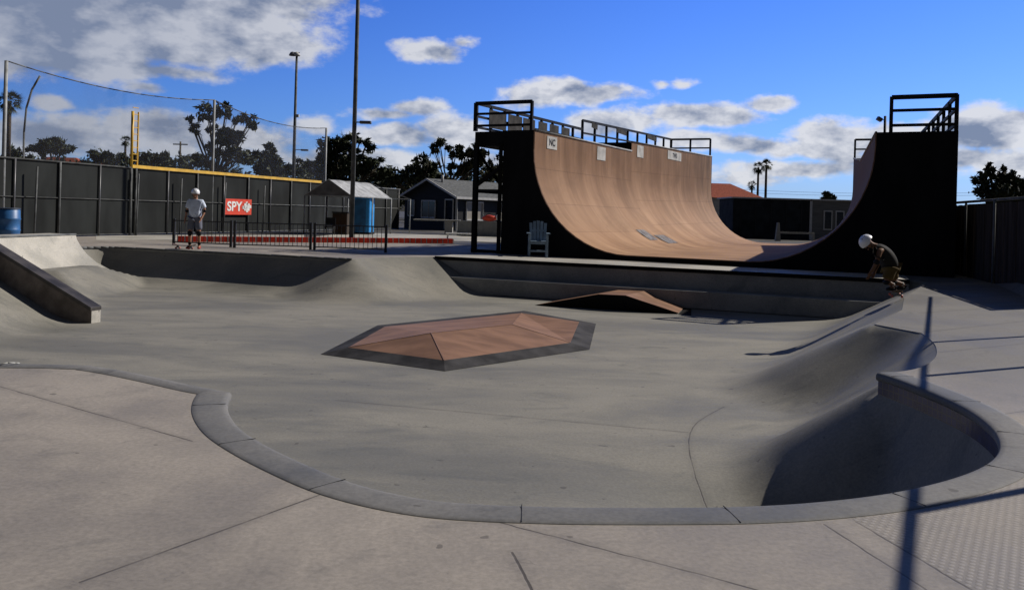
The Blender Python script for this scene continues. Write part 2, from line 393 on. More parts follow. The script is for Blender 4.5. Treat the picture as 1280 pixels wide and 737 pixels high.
# netting
m, nt, b, tc = newmat('safety_net'); M['net'] = m
tr = nt.n('ShaderNodeBsdfTransparent'); mx = nt.n('ShaderNodeMixShader')
b.inputs['Base Color'].default_value = (.05, .05, .055, 1)
nt.put(mx.inputs[0], nt.mr(nt.noise(tc, .6, 3), .3, .7, .10, .20)); nt.t.links.new(tr.outputs[0], mx.inputs[1]); nt.t.links.new(b.outputs[0], mx.inputs[2])
nt.t.links.new(mx.outputs[0], nt.t.nodes['Material Output'].inputs[0])
# ------------------------------------------------------------------ bowl outline
D = .95
def xy(p): return (p.x, p.y)
pB = [(110, 457), (150, 463), (200, 473), (250, 484), (285, 490)]
pC = [(285, 490), (280.5, 501), (281.5, 514), (291, 529), (307, 543), (340, 562), (385, 583), (430, 601), (480, 615), (540, 626), (600, 631), (680, 634), (750, 635), (850, 635),
      (920, 634), (1000, 630), (1080, 622), (1140, 612), (1195, 598), (1232, 583), (1252, 566), (1253, 549), (1241, 532), (1215, 513), (1180, 496), (1140, 480), (1115, 471), (1098, 466)]
pD = [(1098, 466), (1125, 464), (1150, 459), (1166, 450), (1171, 440), (1167, 428), (1152, 416)]
def cat(pts, k):
    out = []
    P_ = [Vector((*p, 0)) for p in pts]
    for i in range(len(P_)-1):
        p0 = P_[max(i-1, 0)]; p1 = P_[i]; p2 = P_[i+1]; p3 = P_[min(i+2, len(P_)-1)]
        for j in range(k):
            t = j/k
            q = .5*((2*p1)+(p2-p0)*t+(2*p0-5*p1+4*p2-p3)*t*t+(3*p1-p0-3*p2+p3)*t**3)
            out.append((q.x, q.y))
    out.append((P_[-1].x, P_[-1].y)); return out
cA = [(-9.6, at(0, 455).y+.15), xy(at(0, 455)), xy(at(60, 455.5)), xy(at(110, 457))]
cB = cat([xy(at(*p)) for p in pB], 4)
cC = cat([xy(at(*p)) for p in pC], 5)
cD = cat([xy(at(*p)) for p in pD], 4)
tongue = xy(at(1093, 405)); rimR = xy(at(1130, 372)); ledR = xy(at(1160, 352)); ledL = xy(at(545, 321))
cE = [cD[-1], tongue]
cF = [tongue, ((tongue[0]+rimR[0])/2+.12, (tongue[1]+rimR[1])/2-.1), rimR, ledR]
cG = [ledR, ledL]
cH = cat([ledL, xy(at(500, 321.5)), xy(at(465, 322.5)), xy(at(440, 324))], 3)
cI = cat([xy(at(440, 324)), xy(at(405, 322.5)), xy(at(300, 317)), xy(at(170, 310.5)), (-11.85, 24.75), (-12.28, 24.3), (-12.38, 23.7)], 3)
cJ = [cI[-1], (-12.62, 22.0), (-12.85, 20.0)]
extdir = (Vector(cJ[-1])-Vector(cJ[0])).normalized()
cK = [cJ[-1], (-11.0, 17.8), (-10.35, 16.4), (-10.2, 12.0), (-9.6, cA[0][1])]
chains = [(cA, 'bank', 1.2), (cB[:-7], 'bank', 1.0), (cC, 'pool', 1.1), (cD[5:], 'bank', 1.65), (cE, 'bank', 1.7), (cF, 'bank', 2.1), (cG, 'wall', 0), (cH, 'bank', 2.2), (cI, 'qp', 1.85), (cJ, 'qp', 2.2), (cK, 'bank', 2.3)]
rim = []
for c in (cA, cB, cC, cD, cE, cF, cG, cH, cI, cJ, cK): rim += c[:-1]
rimA = np.array(rim)
def inside(x, y):
    r = np.zeros(x.shape, bool); n = len(rimA)
    for i in range(n):
        x1, y1 = rimA[i]; x2, y2 = rimA[(i+1) % n]
        c = ((y1 > y) != (y2 > y)); 
        with np.errstate(divide='ignore', invalid='ignore'):
            c &= x < (x2-x1)*(y-y1)/(y2-y1+1e-15)+x1
        r ^= c
    return r
def cdist(c, x, y):
    best = np.full(x.shape, 1e9)
    for (x1, y1), (x2, y2) in zip(c, c[1:]):
        dx, dy = x2-x1, y2-y1; L = dx*dx+dy*dy
        t = np.clip(((x-x1)*dx+(y-y1)*dy)/L, 0, 1)
        best = np.minimum(best, np.hypot(x-x1-t*dx, y-y1-t*dy))
    return best
def prof(kind, Rh, d):
    if kind == 'wall': return np.full(d.shape, -D)
    q = np.clip((Rh-d)/Rh, 0, 1)
    if kind == 'bank':
        z = -D+D*q; return np.where(q < .30, -D+D*(q/.30)**2*.30*.5+0*z, -D+D*(.15+(q-.30)*.85/.70))
    lip = .195 if kind == 'pool' else .06
    return -D+(D-lip)*(1-np.sqrt(np.clip(1-(q*.985)**2, 0, 1)))/(1-math.sqrt(1-.985**2))
def bowlz(x, y):
    z = np.full(x.shape, -D)
    for c, k, Rh in chains:
        zz = prof(k, Rh, cdist(c, x, y)); kk = .10
        h = np.clip(.5+.5*(zz-z)/kk, 0, 1)
        s = z*(1-h)+zz*h+kk*h*(1-h)
        z = np.where(np.minimum(zz, z) > -D+.02, np.minimum(s, np.maximum(z, zz)+.025), np.maximum(z, zz))
    # flat-topped bank block standing in the far left corner
    d = np.maximum(np.abs((x+12.7))-1.5, np.abs(y-21.8)-1.0)
    zb = -.40-np.clip(d, 0, 3)*.42
    z = np.maximum(z, np.maximum(zb, -D))
    z = z-.5*np.exp(-((x-2.2)**2+(y-6.2)**2)/1.3)*np.clip((-z-.2)/.75, 0, 1)
    return np.minimum(z, -.004)
def zat(x, y): return float(bowlz(np.array([x]), np.array([y]))[0])
pts = list(rim); 
def grid(x0, x1, y0, y1, s):
    X, Y = np.meshgrid(np.arange(x0, x1, s), np.arange(y0, y1, s)); X = X.ravel(); Y = Y.ravel()
    X = X+(np.arange(len(X)) % 2)*s*.01
    k = inside(X, Y); X, Y = X[k], Y[k]
    dm = np.full(X.shape, 1e9)
    for c, _, _ in chains: dm = np.minimum(dm, cdist(c, X, Y))
    k = dm > s*.45; return X[k], Y[k]
gx, gy = [], []
for g in ((-14, 12, 13, 28, .14), (-14, 12, 9, 13, .12), (-14, 12, 3, 9, .08)):
    a, b_ = grid(*g); gx.append(a); gy.append(b_)
gx = np.concatenate(gx); gy = np.concatenate(gy)
nr = len(rim)
allp = [Vector(p) for p in rim]+[Vector((a, b_)) for a, b_ in zip(gx, gy)]
vs, es, fs, *_ = delaunay_2d_cdt(allp, [(i, (i+1) % nr) for i in range(nr)], [list(range(nr))], 1, 1e-6)
va = np.array([(v.x, v.y) for v in vs]); vz = bowlz(va[:, 0], va[:, 1])
me = bpy.data.meshes.new('bowl_floor')
me.from_pydata([(a, b_, c) for (a, b_), c in zip(va, vz)], [], [list(f) for f in fs])
me.polygons.foreach_set('use_smooth', [True]*len(me.polygons)); me.materials.append(M['bowl'])
bmx = bmesh.new(); bmx.from_mesh(me); bmesh.ops.recalc_face_normals(bmx, faces=bmx.faces)
if sum(f.normal.z for f in bmx.faces) < 0: bmesh.ops.reverse_faces(bmx, faces=bmx.faces)
bmx.to_mesh(me); bmx.free()
tag(bpy.data.objects.new('bowl_floor', me), kind='structure'); col.objects.link(bpy.data.objects['bowl_floor'])
# vertical lips below the rim
mb = MB()
for c in (cA, cB, cD, cE, cF, cG, cH, cI, cJ, cK):
    for p, q in zip(c, c[1:]):
        a, b_ = zat(*p), zat(*q)
        mb.poly([(p[0], p[1], 0), (q[0], q[1], 0), (q[0], q[1], b_-.01), (p[0], p[1], a-.01)])
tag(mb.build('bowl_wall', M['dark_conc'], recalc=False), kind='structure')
# deck with the bowl cut out; ground frame beyond
def holed(name, outer, hole, mat, z):
    P_ = [Vector(p) for p in outer]+[Vector(p) for p in hole]; no = len(outer); nh = len(hole)
    e = [(i, (i+1) % no) for i in range(no)]+[(no+i, no+(i+1) % nh) for i in range(nh)]
    V_, E_, F_, *_ = delaunay_2d_cdt(P_, e, [], 0, 1e-6)
    H_ = np.array(hole)
    def ins(x, y, A):
        r = False
        for i in range(len(A)):
            x1, y1 = A[i]; x2, y2 = A[(i+1) % len(A)]
            if (y1 > y) != (y2 > y) and x < (x2-x1)*(y-y1)/(y2-y1)+x1: r = not r
        return r
    ff = []
    for f in F_:
        cx = sum(V_[i].x for i in f)/len(f); cy = sum(V_[i].y for i in f)/len(f)
        if not ins(cx, cy, H_): ff.append(list(f))
    me = bpy.data.meshes.new(name); me.from_pydata([(v.x, v.y, z) for v in V_], [], ff); me.materials.append(mat)
    bm = bmesh.new(); bm.from_mesh(me); bmesh.ops.recalc_face_normals(bm, faces=bm.faces)
    if sum(f.normal.z for f in bm.faces) < 0: bmesh.ops.reverse_faces(bm, faces=bm.faces)
    bm.to_mesh(me); bm.free()
    o = bpy.data.objects.new(name, me); col.objects.link(o); return tag(o, kind='structure')
DK = [(-30, -6), (26, -6), (26, 34), (-30, 34)]
holed('deck', DK, rim, M['deck'], 0.0)
holed('ground', [(-2500, -2500), (2500, -2500), (2500, 2500), (-2500, 2500)], DK, M['ground'], -.004)
# ---- pool coping band and tiles
def offs(c, w_):
    out = []
    for i in range(len(c)):
        a = Vector(c[max(i-1, 0)]); b_ = Vector(c[min(i+1, len(c)-1)]); t_ = (b_-a).normalized(); n_ = Vector((t_.y, -t_.x))
        p = Vector(c[i]); q = p+n_*.05
        if inside(np.array([q.x]), np.array([q.y]))[0]: n_ = -n_
        out.append(n_)
    sgn = out[len(out)//2]
    return out
band = cC
N_ = offs(band, .3)
# keep normals consistent
Ls = [0]
for i in range(1, len(band)): Ls.append(Ls[-1]+(Vector(band[i])-Vector(band[i-1])).length)
cop = MB()
def strip(mb, c, N, sec):
    for i in range(len(c)-1):
        for (o1, z1), (o2, z2) in zip(sec, sec[1:]):
            p = Vector(c[i]); q = Vector(c[i+1])
            vv = [p+N[i]*o1, q+N[i+1]*o1, q+N[i+1]*o2, p+N[i]*o2]; zz = [z1, z1, z2, z2]
            f = mb._f([mb.bm.verts.new((v.x, v.y, z)) for v, z in zip(vv, zz)])
            if f: f.smooth = True
sec = [(0, -.07), (-.018, -.062), (-.026, -.045), (-.024, -.016), (-.010, .0), (.02, .006), (.08, .008), (.17, .007), (.200, .005), (.205, .002)]
strip(cop, band, N_, sec)
ct = cop.build('pool_coping', [M['coping'], M['joint']], weld=True, recalc=False)
tag(ct, 'dark grey rounded concrete coping band curving along the near edge of the bowl', 'coping')
step = .95; nx = .4
for i in range(len(band)-1):
    if Ls[i+1] >= nx:
        t_ = (nx-Ls[i])/(Ls[i+1]-Ls[i]); p = Vector(band[i]).lerp(Vector(band[i+1]), t_); n_ = N_[i]
        a = Vector((p.x, p.y, .0075))-Vector((n_.x, n_.y, 0))*.01; b_ = Vector((p.x, p.y, .0065))+Vector((n_.x, n_.y, 0))*.20
        MB().bar(a, b_, .004, .003).build('mortar_joint', M['joint'], ct); nx += step
# tile strip under the coping
me = bpy.data.meshes.new('tile_band'); V_, F_, UV = [], [], []
for i in range(len(band)):
    p = Vector(band[i])
    V_ += [(p.x, p.y, -.065), (p.x, p.y, -.20)]
for i in range(len(band)-1):
    F_.append((2*i, 2*i+2, 2*i+3, 2*i+1)); UV += [(Ls[i], 0), (Ls[i+1], 0), (Ls[i+1], -.16), (Ls[i], -.16)]
me.from_pydata(V_, [], F_); ul = me.uv_layers.new(name='UVMap')
for i, u in enumerate(UV): ul.data[i].uv = u
me.materials.append(M['tile']); o = bpy.data.objects.new('tile_band', me); col.objects.link(o); o.parent = ct
# coping lip along the left near edge
lp = MB(); cl = cA[1:]+cB[1:]
NB = offs(cl, .2)
strip(lp, cl, NB, [(0, -.05), (-.012, -.04), (-.012, -.008), (0, .003), (.05, .006), (.16, .005), (.165, .002)])
tag(lp.build('edge_strip', M['coping'], weld=True, recalc=False), 'dark worn concrete edge strip at the near left side of the bowl', 'edge strip')
# steel coping on the far quarter pipe and on the far right bank
def pipe_along(name, c, r, mat, label, zz=.0):
    mb = MB(); mb.path([(p[0], p[1], zz) for p in c], r, 8)
    return tag(mb.build(name, mat), label, 'coping')
pipe_along('steel_coping', cI, .03, M['post'], 'round steel coping along the far quarter pipe under the standing skater')

# ------------------------------------------------------------------ ledge in front of the vert ramp
gl, gr = Vector((*ledL, 0)), Vector((*ledR, 0)); gd = (gr-gl).normalized(); gn = Vector((gd.y, -gd.x, 0))  # towards the bowl
t = thing('concrete_ledge', 'long dark two-step concrete ledge in front of the vert ramp', 'ledge', gl)
def slab(p, q, n_, o1, o2, z1, z2): 
    a, b_, c, d = p+n_*o1, q+n_*o1, q+n_*o2, p+n_*o2
    return [Vector((v.x, v.y, z1)) for v in (a, b_, c, d)], [Vector((v.x, v.y, z2)) for v in (a, b_, c, d)]
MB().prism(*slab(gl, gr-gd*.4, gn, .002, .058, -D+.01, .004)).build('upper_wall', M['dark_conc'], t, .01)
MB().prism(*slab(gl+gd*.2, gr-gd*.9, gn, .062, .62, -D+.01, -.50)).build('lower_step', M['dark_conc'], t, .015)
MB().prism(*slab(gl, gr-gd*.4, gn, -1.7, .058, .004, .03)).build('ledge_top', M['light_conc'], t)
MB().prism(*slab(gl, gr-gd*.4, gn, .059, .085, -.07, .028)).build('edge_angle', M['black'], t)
# raised extension wall on the far left
e0 = Vector((*cI[-1], 0)); e1 = e0+Vector((*extdir, 0))*9; en = Vector((extdir.y, -extdir.x, 0)); 
if en.x < 0: en = -en
t = thing('quarter_pipe_extension', 'pale raised concrete extension above the quarter pipe at far left', 'ramp', e0)
mb = MB()
prev = None
sec = [(.30+.9*(1-math.cos(a)), -.35+.78*(1-math.sin(a))*-1+.78) for a in ()]
seq = [(1.75, -.72), (1.15, -.55), (.75, -.36), (.45, -.14), (.26, .08), (.14, .26), (.10, .40), (-.7, .41), (-.7, 0)]
for (a1, z1), (a2, z2) in zip(seq, seq[1:]):
    p, q = e0+en*a1, e1+en*a1; r_, s_ = e1+en*a2, e0+en*a2
    f = mb._f([mb.bm.verts.new((v.x, v.y, z)) for v, z in ((p, z1), (q, z1), (r_, z2), (s_, z2))])
    f.smooth = z1 < .38 and z2 < .405
side = [Vector(((e0+en*a).x, (e0+en*a).y, z)) for a, z in seq]
mb.poly(side+[Vector(((e0+en*.0).x, (e0+en*.0).y, -.9))])
mb.build('curved_face', M['light_conc'], t, weld=True)
lp = MB().tube(e0+en*.10+Vector((0, 0, .40)), e1+en*.10+Vector((0, 0, .40)), .028); lp.build('coping', M['post'], t)
# ------------------------------------------------------------------ hubba ledge at left
def AP(px, py, d): return atd(px, py, d)
t = thing('hubba_ledge', 'slanted concrete ledge with black metal cap running down the left bank', 'ledge', at(113, 405, -D))
b0 = at(113, 404, -D); hd = Vector((-.93, .22, 0)).normalized(); hn = Vector((hd.y, -hd.x, 0))
if hn.y < 0: hn = -hn
wd = .26; Lh = 4.4; z0, z1 = -D+.30, -D+.30+Lh*.47
def hb(s, o, z): v = b0+hd*s+hn*o; return Vector((v.x, v.y, z))
MB().prism([hb(0, 0, -D-.02), hb(Lh, 0, -D-.02), hb(Lh, wd, -D-.02), hb(0, wd, -D-.02)], [hb(0, 0, z0-.07), hb(Lh, 0, z1-.07), hb(Lh, wd, z1-.07), hb(0, wd, z0-.07)]).build('ledge_body', simple('ledge_brown', (.17, .145, .125), .8, .3, 3, bmp=.2), t, .008)
MB().prism([hb(-.01, -.015, z0-.068), hb(Lh, -.015, z1-.068), hb(Lh, wd+.015, z1-.068), hb(-.01, wd+.015, z0-.068)], [hb(-.01, -.015, z0), hb(Lh, -.015, z1), hb(Lh, wd+.015, z1), hb(-.01, wd+.015, z0)]).build('metal_cap', [simple('worn_cap', (.045, .04, .036), .45, .5, 3)], t, .006)
MB().box(hb(-.006, wd/2, -D+.115), (.012, wd-.02, .23), rz=math.atan2(hd.y, hd.x)).build('end_face', M['light_conc'], t)
# ------------------------------------------------------------------ pyramid (funbox)
def fl(px, py): return at(px, py, -D+.01)
def fl2(px, py): return at(px, py, -D+.10)
t = thing('skate_pyramid', 'wide low brown hipped pyramid box with a grey skirt in the middle of the bowl', 'skate ramp', fl(590, 430))
inner = [fl2(435, 434), fl2(555, 450), fl2(713, 428), fl2(724, 402), fl2(652, 391), fl2(481, 408)]
outer = [fl(401, 442), fl(556, 463), fl(737, 436), fl(745, 404), fl(655, 388), fl(472, 406)]
r1, r2 = atd(539, 416, 13.5), atd(640, 405.5, 14.8)
for v in outer: v.z = -D+.006
mb = MB(); vv = [mb.bm.verts.new(p) for p in inner]; a, b_ = mb.bm.verts.new(r1), mb.bm.verts.new(r2)
for f in ((vv[0], vv[1], a), (vv[1], vv[2], b_, a), (vv[2], vv[3], vv[4], b_), (vv[4], vv[5], a, b_), (vv[5], vv[0], a)): mb._f(f)
mb.build('top', M['box_top'], t)
mb = MB()
for i in range(6): mb.poly([inner[i], inner[(i+1) % 6], outer[(i+1) % 6], outer[i]])
mb.build('skirt', M['skirt'], t, weld=True)
sm = MB()
for p, q in ((inner[1], r1), (r1, r2), (inner[2], r2), (inner[0], r1), (inner[4], r2)): sm.bar(p+Vector((0, 0, .004)), q+Vector((0, 0, .004)), .014, .003)
sm.build('seam_strip', simple('seam_brown', (.19, .11, .072), .5, .3), t)
# wedge box
wz = -D+.01
A0, A1 = fl(669, 381), fl(864, 394); 
T0, T1 = atd(748, 367.5, A0.y+(A1.y-A0.y)*.40), atd(782, 369, A0.y+(A1.y-A0.y)*.58)
T0b, T1b, A1b = at(786, 359.3, T0.z), at(820, 360, T1.z), fl(864, 377)
t = thing('wedge_ramp', 'small brown wedge ramp with black side in front of the ledge', 'skate ramp', fl(770, 386))
A1r = fl(848, 392)
mb = MB(); mb.poly([A0, A1r, T1, T0]); mb.poly([A1r, A1b, A1])
mb.build('side_panel', M['black'], t)
MB().poly([T1, A1r+Vector((0, 0, .02)), A1b+Vector((0, 0, .02)), T1b]).build('top', M['box_top'], t)
MB().poly([T0, T1, T1b, T0b]).build('flat_top', M['box_top'], t)
A0b = A0+(T0b-T0)*.9; MB().poly([A0, T0, T0b, A0b]).build('far_slope', M['box_top'], t); MB().poly([A0b, T0b, T1b, A1b]).build('back_panel', M['black'], t)
# ------------------------------------------------------------------ vert ramp
FLo = Vector((-1.30, 28.0)); FRo = Vector((11.42, 21.6))
ud = (FRo-FLo).normalized()
FLc = FLo+ud*2.20; FRc = FRo-ud*1.95
RLc = Vector((10.62, 45.0)); RRc = Vector((17.0, 42.0))
udr = (RRc-RLc).normalized(); RLo = RLc-udr*2.25; RRo = RRc+udr*2.2
L_ = (RLc-FLc).length
TS = .42
def HLf(t_, ext): return 4.03+(0.0 if not ext else .38+.26*(t_-TS)/(1-TS))
def HRf(t_): return 3.77+(4.55-3.77)*max(0, (t_-.55)/.45)
ZB = .16
vr = thing('vert_ramp', 'huge brown half-pipe vert ramp with black sides and railed platforms', 'vert ramp', (5, 25, 0))
def V3(p, z): return Vector((p.x, p.y, z))
def profile(t_, ext):
    a = FLc.lerp(RLc, t_); b_ = FRc.lerp(RRc, t_); W_ = (b_-a).length; e = (b_-a).normalized()
    Rr = 3.25-.45*t_; hl, hr = HLf(t_, ext), HRf(t_)
    out = []; acc = 0
    K = 14
    for i in range(4): out.append((0, hl+(ZB+Rr-hl)*i/4))
    for i in range(K+1): th = math.pi/2*i/K; out.append((Rr*(1-math.cos(th)), ZB+Rr*(1-math.sin(th))))
    for i in range(1, 6): out.append((Rr+(W_-2*Rr)*i/6, ZB))
    for i in range(K+1): th = math.pi/2*(1-i/K); out.append((W_-Rr*(1-math.cos(th)), ZB+Rr*(1-math.sin(th))))
    for i in range(1, 5): out.append((W_, ZB+Rr+(hr-ZB-Rr)*i/4))
    res = []; 
    for i, (u, z) in enumerate(out):
        if i: acc += math.hypot(u-out[i-1][0], z-out[i-1][1])
        res.append((V3(a+e*u, z), acc))
    return res
def ramp_sheet(name, t0, t1, n, ext):
    rows = [profile(t0+(t1-t0)*i/n, ext) for i in range(n+1)]
    V_, F_, UV = [], [], []; m_ = len(rows[0])
    for r_ in rows: V_ += [tuple(p) for p, _ in r_]
    for i in range(n):
        for j in range(m_-1):
            q = [(i, j), (i+1, j), (i+1, j+1), (i, j+1)]
            F_.append([a*m_+b_ for a, b_ in q]); UV += [((t0+(t1-t0)*a/n)*L_, rows[a][b_][1]) for a, b_ in q]
    me = bpy.data.meshes.new(name); me.from_pydata(V_, [], F_); ul = me.uv_layers.new(name='UVMap')
    for i, u in enumerate(UV): ul.data[i].uv = u
    me.polygons.foreach_set('use_smooth', [True]*len(F_)); me.materials.append(M['skate'])
    o = bpy.data.objects.new(name, me); col.objects.link(o); o.parent = vr; bpy_off(o, vr)
    return o
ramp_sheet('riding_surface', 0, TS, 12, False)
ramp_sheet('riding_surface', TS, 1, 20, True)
# front panel under the curve
fo = -Vector((-ud.y, ud.x)); fo = fo if fo.y < 0 else -fo
def panel(t_, shift, name):
    pr = [p for p, _ in profile(t_, t_ > TS)]
    mb = MB(); sh = V3(fo*shift, 0)
    k0 = 0
    for p, q in zip(pr, pr[1:]):
        if (q-p).length < 1e-6 or abs((q-p).xy.length) < 1e-4: continue
        mb.prism([V3(p.xy, 0)+sh, V3(q.xy, 0)+sh, V3(q.xy, 0)+sh*.2, V3(p.xy, 0)+sh*.2], [p+sh-Vector((0, 0, .03)), q+sh-Vector((0, 0, .03)), q+sh*.2-Vector((0, 0, .03)), p+sh*.2-Vector((0, 0, .03))])
    lo, lc = (FLo.lerp(RLo, t_), FLc.lerp(RLc, t_)); ro, rc = (FRo.lerp(RRo, t_), FRc.lerp(RRc, t_))
    li = lo.lerp(lc, .5); hl = HLf(t_, t_ > TS); hr = HRf(t_)
    mb.prism([V3(li, 0)+sh, V3(lc, 0)+sh, V3(lc, 0)+sh*.2, V3(li, 0)+sh*.2], [V3(li, hl)+sh, V3(lc, hl)+sh, V3(lc, hl)+sh*.2, V3(li, hl)+sh*.2])
    mb.prism([V3(rc, 0)+sh, V3(ro, 0)+sh, V3(ro, 0)+sh*.2, V3(rc, 0)+sh*.2], [V3(rc, hr)+sh, V3(ro, hr)+sh, V3(ro, hr)+sh*.2, V3(rc, hr)+sh*.2])
    return mb.build(name, M['black'], vr)
panel(0, .05, 'front_panel'); panel(1, -.05, 'rear_panel')
# edge strip of the sheet on the front
es_ = MB(); pr = [p for p, _ in profile(0, False)]; shv = V3(fo*.055, 0)
for p, q in zip(pr, pr[1:]): es_.bar(p+shv-Vector((0, 0, .012)), q+shv-Vector((0, 0, .012)), .02, .03)
es_.build('edge_trim', simple('trim_ply', (.20, .12, .08), .7, .3), vr)
# right outer wall, inner dark wall under left platform
MB().prism([V3(FRo, 0), V3(RRo, 0), V3(RRo-udr*.05, 0), V3(FRo-ud*.05, 0)], [V3(FRo, HRf(0)), V3(RRo, HRf(1)), V3(RRo-udr*.05, HRf(1)), V3(FRo-ud*.05, HRf(0))]).build('outer_wall', M['black'], vr)
a0, a1 = FLo.lerp(FLc, .5), RLo.lerp(RLc, .5)
MB().prism([V3(a0, 0), V3(a1, 0), V3(a1+ud*.05, 0), V3(a0+ud*.05, 0)], [V3(a0, 3.7), V3(a1, 3.7), V3(a1+ud*.05, 3.7), V3(a0+ud*.05, 3.7)]).build('inner_wall', M['black'], vr)
# platforms
def plat(name, o0, o1, c0, c1, h0, h1, th=.5):
    return MB().prism([V3(o0, h0-th), V3(c0, h0-th), V3(c1, h1-th), V3(o1, h1-th)], [V3(o0, h0-.02), V3(c0, h0-.02), V3(c1, h1-.02), V3(o1, h1-.02)]).build(name, M['black'], vr)
sO, sC = FLo.lerp(RLo, TS), FLc.lerp(RLc, TS)
plat('platform', FLo, sO, FLc-ud*.07, sC-ud*.07, 4.03, 4.03); plat('platform', sO, RLo, sC-ud*.07, RLc-ud*.07, HLf(TS, True), HLf(1, True), .8)
mO, mC = FRo.lerp(RRo, .55), FRc.lerp(RRc, .55)
plat('platform', FRo-ud*.06, mO-ud*.06, FRc+ud*.07, mC+ud*.07, 3.77, 3.77); plat('platform', mO-ud*.06, RRo-udr*.06, mC+ud*.07, RRc+udr*.07, 3.77, 4.55)
# coping pipes
MB().tube(V3(FLc, 4.03), V3(sC, 4.03), .035).build('coping', M['steel'], vr)
MB().tube(V3(sC, HLf(TS, True)), V3(RLc, HLf(1, True)), .035).build('coping', M['steel'], vr)
MB().tube(V3(FRc, 3.77), V3(mC, 3.77), .035).tube(V3(mC, 3.77), V3(RRc, 4.55), .035).build('coping', M['steel'], vr)
# support posts and braces of the left platform
nP = 10
for i in range(nP+1):
    t_ = i/nP; p = FLo.lerp(RLo, t_); h = HLf(t_, t_ > TS)-.45
    MB().box((p.x+.07*ud.x, p.y, h/2), (.15, .15, h), rz=math.atan2(ud.y, ud.x)).build('support_post', M['black'], vr)
c_ = FLo.lerp(FLc, .5)
for f_ in (.5,):
    p = c_-V3(fo, 0).xy*0
MB().box((c_.x-.1, c_.y+.05, 1.8), (.13, .13, 3.6)).build('support_post', M['black'], vr)
bx = FLo+Vector((.14, .66)); MB().box((FLo.x+1.75, FLo.y-.65, 1.05), (.12, .12, 2.1)).build('support_post', M['black'], vr)
def up2(p, z): return V3(p, z)
for aa, bb, ww in ((up2(FLo, 2.05), up2(FLc, 2.05), .11), (up2(FLo, 2.15), up2(c_, 2.9), .11), (up2(c_, 2.2), up2(c_.lerp(FLc, .7), 2.75), .1), (up2(FLo, .06), up2(FLc, .06), .1)):
    MB().bar(aa, bb, .06, ww).build('cross_brace', M['black'], vr)
for i in range(nP):
    p, q = FLo.lerp(RLo, i/nP), FLo.lerp(RLo, (i+1)/nP)
    MB().bar(up2(p, 2.05), up2(q, 2.05), .06, .12).build('side_beam', M['black'], vr)
    b2 = MB(); b2.bar(up2(p, 3.5), up2(q, 2.15), .05, .1) if i % 2 == 0 else b2.bar(up2(p, 2.15), up2(q, 3.5), .05, .1)
    b2.build('cross_brace', M['black'], vr)
# railings
RH = .98
def railing(p, q, z0, z1, n, rails=(1.0, .62, .22), top=.12, name='railing', mat=None, w_=.06):
    mb = MB()
    for k, r_ in enumerate(rails):
        ww = top if k == 0 else .075
        mb.bar(V3(p, z0+RH*r_-ww/2), V3(q, z1+RH*r_-ww/2), w_, ww)
    for i in range(n+1):
        c = p.lerp(q, i/n); z = z0+(z1-z0)*i/n; mb.box((c.x, c.y, z+RH/2-.02), (.09, .09, RH-.04), rz=math.atan2(ud.y, ud.x))
    return mb.build(name, mat or M['rail_black'], vr)
sh2 = fo*.02
railing(FLo+sh2, FLc-ud*.12+sh2, 4.03, 4.03, 1)
railing(FLo+ud*.03, sO+ud*.03, 4.03, 4.03, 9, (1.0, .55, .18), .10)
railing(sO+ud*.03, RLo+ud*.03, HLf(TS, True), HLf(1, True), 9, (1.0, .45), .10)
railing(RLo, RLc-udr*.1, HLf(1, True), HLf(1, True), 2, (1.0, .5), .10)
railing(FRc+ud*.36+sh2, FRo-ud*.05+sh2, 3.77, 3.77, 1)
railing(FRo-ud*.06, mO-ud*.06, 3.77, 3.77, 8); railing(mO-ud*.06, RRo-udr*.06, 3.77, 4.55, 7)
railing(RRc+udr*.05, RRo, 4.55, 4.55, 2, (1.0, .5), .10)
# grey boards/banners tied inside the left railing
bmat = simple('weathered_banner', (.045, .042, .038), .8, .5, 3)
for k, (t0, t1) in enumerate([(.035, .09), (.10, .15), (.155, .20), (.215, .25), (.262, .30), (.315, .35)]):
    p, q = FLo.lerp(RLo, t0)+ud*.10, FLo.lerp(RLo, t1)+ud*.10
    MB().bar(V3(p, 4.03+.50), V3(q, 4.03+.50), .02, .62).build('banner', bmat, vr)
for (t0, t1, dz) in [(.46, .49, .80), (.60, .66, .80), (.80, .87, .80)]:
    p, q = FLo.lerp(RLo, t0)+ud*.10, FLo.lerp(RLo, t1)+ud*.10; z = HLf((t0+t1)/2, True)+dz
    MB().bar(V3(p, z), V3(q, z-.05), .02, .22).build('banner', bmat, vr)
# stickers on the vertical part of the left wall
nrm = V3(ud, 0)
vd = V3((RLc-FLc).normalized(), 0)
def sticker(px, wm, hm, text):
    best = min((abs(640+0 - 0), 0) for _ in (0,))
    bt, bd_ = 0, 1e9
    for i in range(400):
        t_ = i/399; p = FLc.lerp(RLc, t_); u, v = p.x/p.y, (H0-4.0)/p.y
        X = 640+(u*cT-v*sT)*F
        if abs(X-px) < bd_: bd_, bt = abs(X-px), t_
    p = FLc.lerp(RLc, bt); z = HLf(bt, bt > TS)-.10-hm/2
    c = V3(p, z)+nrm*.012
    o = MB().bar(c-vd*wm/2, c+vd*wm/2, .008, hm).build('sticker', M['offwhite'], vr)
    if text:
        Mx = Matrix((vd, Vector((0, 0, 1)), vd.cross(Vector((0, 0, 1))))).transposed().to_4x4(); Mx.translation = c+nrm*.006
        tt = txt('lettering', text, hm*.75, Mx, M['pad'], None); tt.parent = o
        tt.location = (0, 0, 0)
sticker(690, .75, .42, 'NC'); sticker(752, .80, .50, ''); sticker(800, .75, .50, ''); sticker(843, 2.0, .40, 'TWS')
